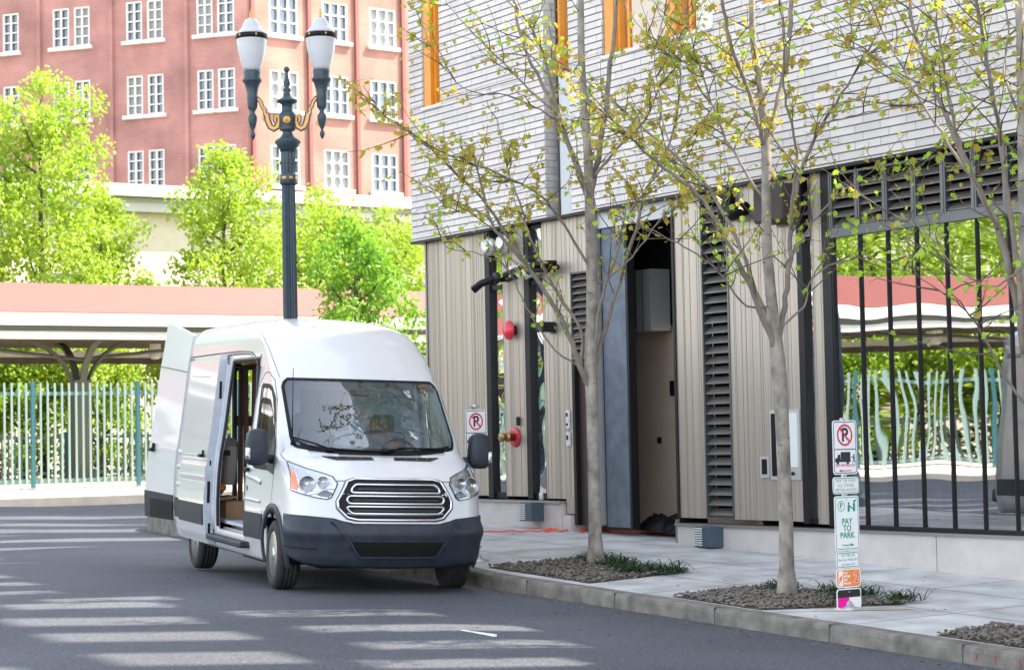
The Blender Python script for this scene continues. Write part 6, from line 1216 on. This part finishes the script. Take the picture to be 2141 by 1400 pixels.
# door opening trim
b = MB(); b.smooth = True; ribbon(b, Fl, [(DX1+.01, .50), (DX1+.015, 1.2), (DX1+.01, 2.0), (DX1-.03, 2.38)], .075, .006, False, 5, .02); vb(b, 'door_seal', 'black')
b = MB(); b.smooth = True
for x0, w_ in ((DX1+.10, .07),): ribbon(b, Fl, [(x0, .46), (x0+.005, 1.2), (x0, 2.1), (x0-.03, 2.40)], w_, .008, False, 5, .02)
vb(b, 'door_pillar', 'paint_in'); b = MB(); b.box(DX0, DX1, .80, .975, .455, .475); b.box(DX0, DX1, .83, .86, .475, .52); b.box(DX0, DX1, .93, .955, .475, .495); vb(b, 'door_rail', 'alloy')
b = MB(); b.box(DX0-.05, DX0+.0, .80, .93, .55, 2.3); vb(b, 'door_pillar', 'plastic')
b = MB(); b.smooth = True; ribbon(b, Fl, [(DX0, 2.41), (DX1, 2.41)], .05, .004, False, 6, .02); vb(b, 'upper_rail', 'alloy')
# sliding door, pushed back along the side
SDO = .115; SX0, SX1 = 3.93, 5.38
Fs = lambda x, z: (x, Sx(x, min(z, 2.40), 1)[1]-(0 if z < 2.40 else (z-2.40)*.25)+SDO, z)
def sd_off(x, z): return -.030*math.exp(-((z-1.235)/.035)**2)-.022*math.exp(-((z-.98)/.035)**2)
b = MB(); b.smooth = True; ZD = [.285+.04*k for k in range(55)]; ZD = [z for z in ZD if z < 2.45]+[2.455]; XD = np.linspace(SX0, SX1, 12)
outer = [(float(x), Fs(x, z)[1]+sd_off(x, z)-(.02 if z < .34 else 0), z) for x in XD for z in ZD]; inner = [(x, y-.085, z) for x, y, z in outer]; n_ = len(ZD); k0 = len(outer)
fs = [(i*n_+j, (i+1)*n_+j, (i+1)*n_+j+1, i*n_+j+1) for i in range(len(XD)-1) for j in range(n_-1)]; b.add(outer, fs); b.add(inner, [f[::-1] for f in fs]); b.smooth = False
b.add(outer+inner, [(j, j+1, k0+j+1, k0+j) for j in range(n_-1)]+[((len(XD)-1)*n_+j, (len(XD)-1)*n_+j+1, k0+(len(XD)-1)*n_+j+1, k0+(len(XD)-1)*n_+j) for j in range(n_-1)]+[(i*n_+n_-1, (i+1)*n_+n_-1, k0+(i+1)*n_+n_-1, k0+i*n_+n_-1) for i in range(len(XD)-1)]+[(i*n_, (i+1)*n_, k0+(i+1)*n_, k0+i*n_) for i in range(len(XD)-1)])
sdo = vb(b, 'sliding_door', 'paint')
b = MB(); b.add([(SX0-.004, Fs(SX0, z)[1]-k, z) for z in np.linspace(.34, 2.40, 12) for k in (.012, .10)], [(2*i, 2*i+2, 2*i+3, 2*i+1) for i in range(11)]); vb(b, 'door_edge', 'paint_in', sdo)
b = MB(); patch(b, Fs, [(SX0+.02, .50), (SX0+.02, .735), (SX1-.02, .735), (SX1-.06, .50)], .014, 10, 3, .014); vb(b, 'door_cladding', 'plastic', sdo)
b = MB(); ribbon(b, Fs, [(SX0+.35, 2.205), (SX1, 2.225)], .007, .003); vb(b, 'seam', 'seam', sdo)
b = MB(); b.rbox(Vector(Fs(SX0+.16, 1.29))+Vector((0, .03, 0)), (.16, .045, .04), .012); b.rbox(Vector(Fs(SX0+.16, 1.33))+Vector((0, .015, 0)), (.05, .02, .05), .01); vb(b, 'door_handle', 'black', sdo)
yy = lambda z: Fs(SX0, z)[1]
b = MB()
for z0, z1, h in ((.36, .52, .03), (.75, 1.0, .035), (1.18, 1.24, .02), (1.95, 2.15, .03)): b.rbox((SX0-.004, yy((z0+z1)/2)-.055, (z0+z1)/2), (.012, h, z1-z0), .012)
vb(b, 'door_latch', 'black', sdo)
b = MB(); b.smooth = True
b.tube([(SX0-.02, yy(z)-.12, z) for z in np.linspace(.45, 2.35, 14)], .030, 6); vb(b, 'door_inner_frame', 'paint_in', sdo)
b = MB(); b.tube([(SX0-.045, yy(z)-.165, z) for z in np.linspace(.50, 2.3, 12)], .018, 6); b.box(SX0-.1, SX0+.0, yy(1.35)-.25, yy(1.35)-.12, 1.30, 1.36); b.box(SX0-.18, SX0+.0, yy(.45)-.22, yy(.45)-.12, .42, .45); b.box(SX0-.08, SX0+.02, yy(2.3)-.25, yy(2.3)-.12, 2.32, 2.36); vb(b, 'door_track_arm', 'black', sdo)
# rear doors swung open in line with the sides
def rear_door(sd, L=1.0):
    b = MB(); b.smooth = True; n_ = 26; m_ = 6; O_ = []
    def P(u, v):
        zt = 2.76+.20*u; z = .44+(zt-.44)*v; x = XR+.02+u*(L+.10*(1-v)+.05*math.exp(-((v-.1)/.12)**2)); w = ip(WF, min(z, 2.5))+.15*u
        return Vector((x, sd*(w+.012-max(0, z-2.45)*.12), z))
    b.grid(lambda a, c: P(a, c), m_, n_); b.grid(lambda a, c: P(a, c)+Vector((0, -sd*.05, 0)), m_, n_)
    for e in (0, 1): b.grid(lambda a, c, e=e: P(e, c)+Vector((0, -sd*.05*a, 0)), 1, n_)
    for e in (0, 1): b.grid(lambda a, c, e=e: P(c, e)+Vector((0, -sd*.05*a, 0)), 1, m_)
    d = vb(b, 'rear_door', 'paint')
    b = MB(); k = [P(u, v)+Vector((0, sd*.012, 0)) for u, v in ((.0, .0), (1, .0), (1, .135), (.0, .135))]; b.add(k+[p-Vector((0, sd*.03, 0)) for p in k], [(0,1,2,3),(0,4,5,1),(1,5,6,2),(2,6,7,3),(3,7,4,0)]); vb(b, 'door_cladding', 'plastic', d)
    b = MB(); k = [P(u, v)+Vector((0, sd*.016, 0)) for u, v in ((.0, .0), (.80, .0), (.76, .10), (.0, .10))]; b.add(k, [(0,1,2,3)]); vb(b, 'cladding_recess', 'black', d)
    b = MB(); pt_ = [P(u, .80-.03*u)+Vector((0, sd*.004, 0)) for u in (0, .5, 1)]; b.tube(pt_, .005, 4); vb(b, 'seam', 'seam', d)
    b = MB(); b.rbox(P(.80, .35)+Vector((0, sd*.035, 0)), (.17, .05, .045), .012); b.rbox(P(.80, .37)+Vector((0, sd*.02, 0)), (.06, .03, .07), .01); vb(b, 'door_handle', 'black', d)
rear_door(1)
b = MB(); n_ = 14; b.grid(lambda u, v: (XR+.03, -.02-u*(ip(WF, min(.45+2.36*v, 2.5))-.03), .45+(2.36-.12*u*u)*v), 6, n_); b.grid(lambda u, v: (XR-.01, -.02-u*(ip(WF, min(.45+2.36*v, 2.5))-.03), .45+(2.36-.12*u*u)*v), 6, n_); vb(b, 'rear_door', 'paint')
# load
b = MB()
for (x0, y0, z0, x1, y1, z1) in ((4.80, .58, .62, 5.02, .58, 2.34), (4.42, .60, .62, 4.58, .60, 2.34), (3.98, .62, .62, 4.25, .62, 2.34), (3.80, .60, .62, 3.86, .60, 2.30)):
    b.add([(x0-.05, y0-.02, z0), (x0+.05, y0-.02, z0), (x0+.05, y0+.02, z0), (x0-.05, y0+.02, z0), (x1-.05, y1-.02, z1), (x1+.05, y1-.02, z1), (x1+.05, y1+.02, z1), (x1-.05, y1+.02, z1)], [(0,3,2,1),(4,5,6,7),(0,1,5,4),(1,2,6,5),(2,3,7,6),(3,0,4,7)])
b.box(3.75, 5.1, .535, .565, 1.64, 1.76); b.box(3.75, 5.1, .535, .565, 2.30, 2.37); b.box(3.75, 5.1, .535, .565, .60, .68); inside('wooden_rack', b, 'wood_brown', 'brown wooden slat rack standing inside the open side door of the van', 'rack')
b = MB(); b.smooth = True; b.grid(lambda u, v: (4.62+.40*math.copysign(abs(math.cos(u*6.2832))**.6, math.cos(u*6.2832))*(1-.3*v*v)-.22*v, .78+.10*math.copysign(abs(math.sin(u*6.2832))**.6, math.sin(u*6.2832)), .95+(.50*v if v < .96 else .50)+.05*math.sin(u*9)*v), 28, 10)
b.grid(lambda u, v: (4.40+.28*math.cos(u*6.2832)*(1-v), .78+.10*math.sin(u*6.2832)*(1-v), 1.45+.05*math.sin(u*9)*(1-v)+.01*v), 28, 3); inside('blanket_bundle', b, 'tan_board', 'tan padded bundle inside the open side door of the van', 'bundle')
b = MB(); b.rbox((4.45, .72, .66), (.5, .25, .20), .005, Matrix.Rotation(.1, 3, 'Z')); inside('cardboard_box', b, 'cardboard', 'closed cardboard box on the van floor at the open side door', 'box')
b = MB(); b.rbox((4.45, .84, .90), (.42, .02, .16), .003, Matrix.Rotation(.3, 3, 'Y')); b.rbox((4.40, .80, .80), (.5, .22, .02), .003, Matrix.Rotation(-.12, 3, 'X')); inside('folded_cardboard', b, 'cardboard', 'torn folded cardboard with raised flap on top of the box in the van', 'cardboard')
b = MB(); b.smooth = True; b.lathe([(.0,-.05),(.035,-.035),(.05,0),(.035,.035),(.0,.05)], (4.22, .86, .92), 12); inside('orange_ball', b, 'sign_orange', 'small orange bundle resting on the torn cardboard in the van', 'bundle')
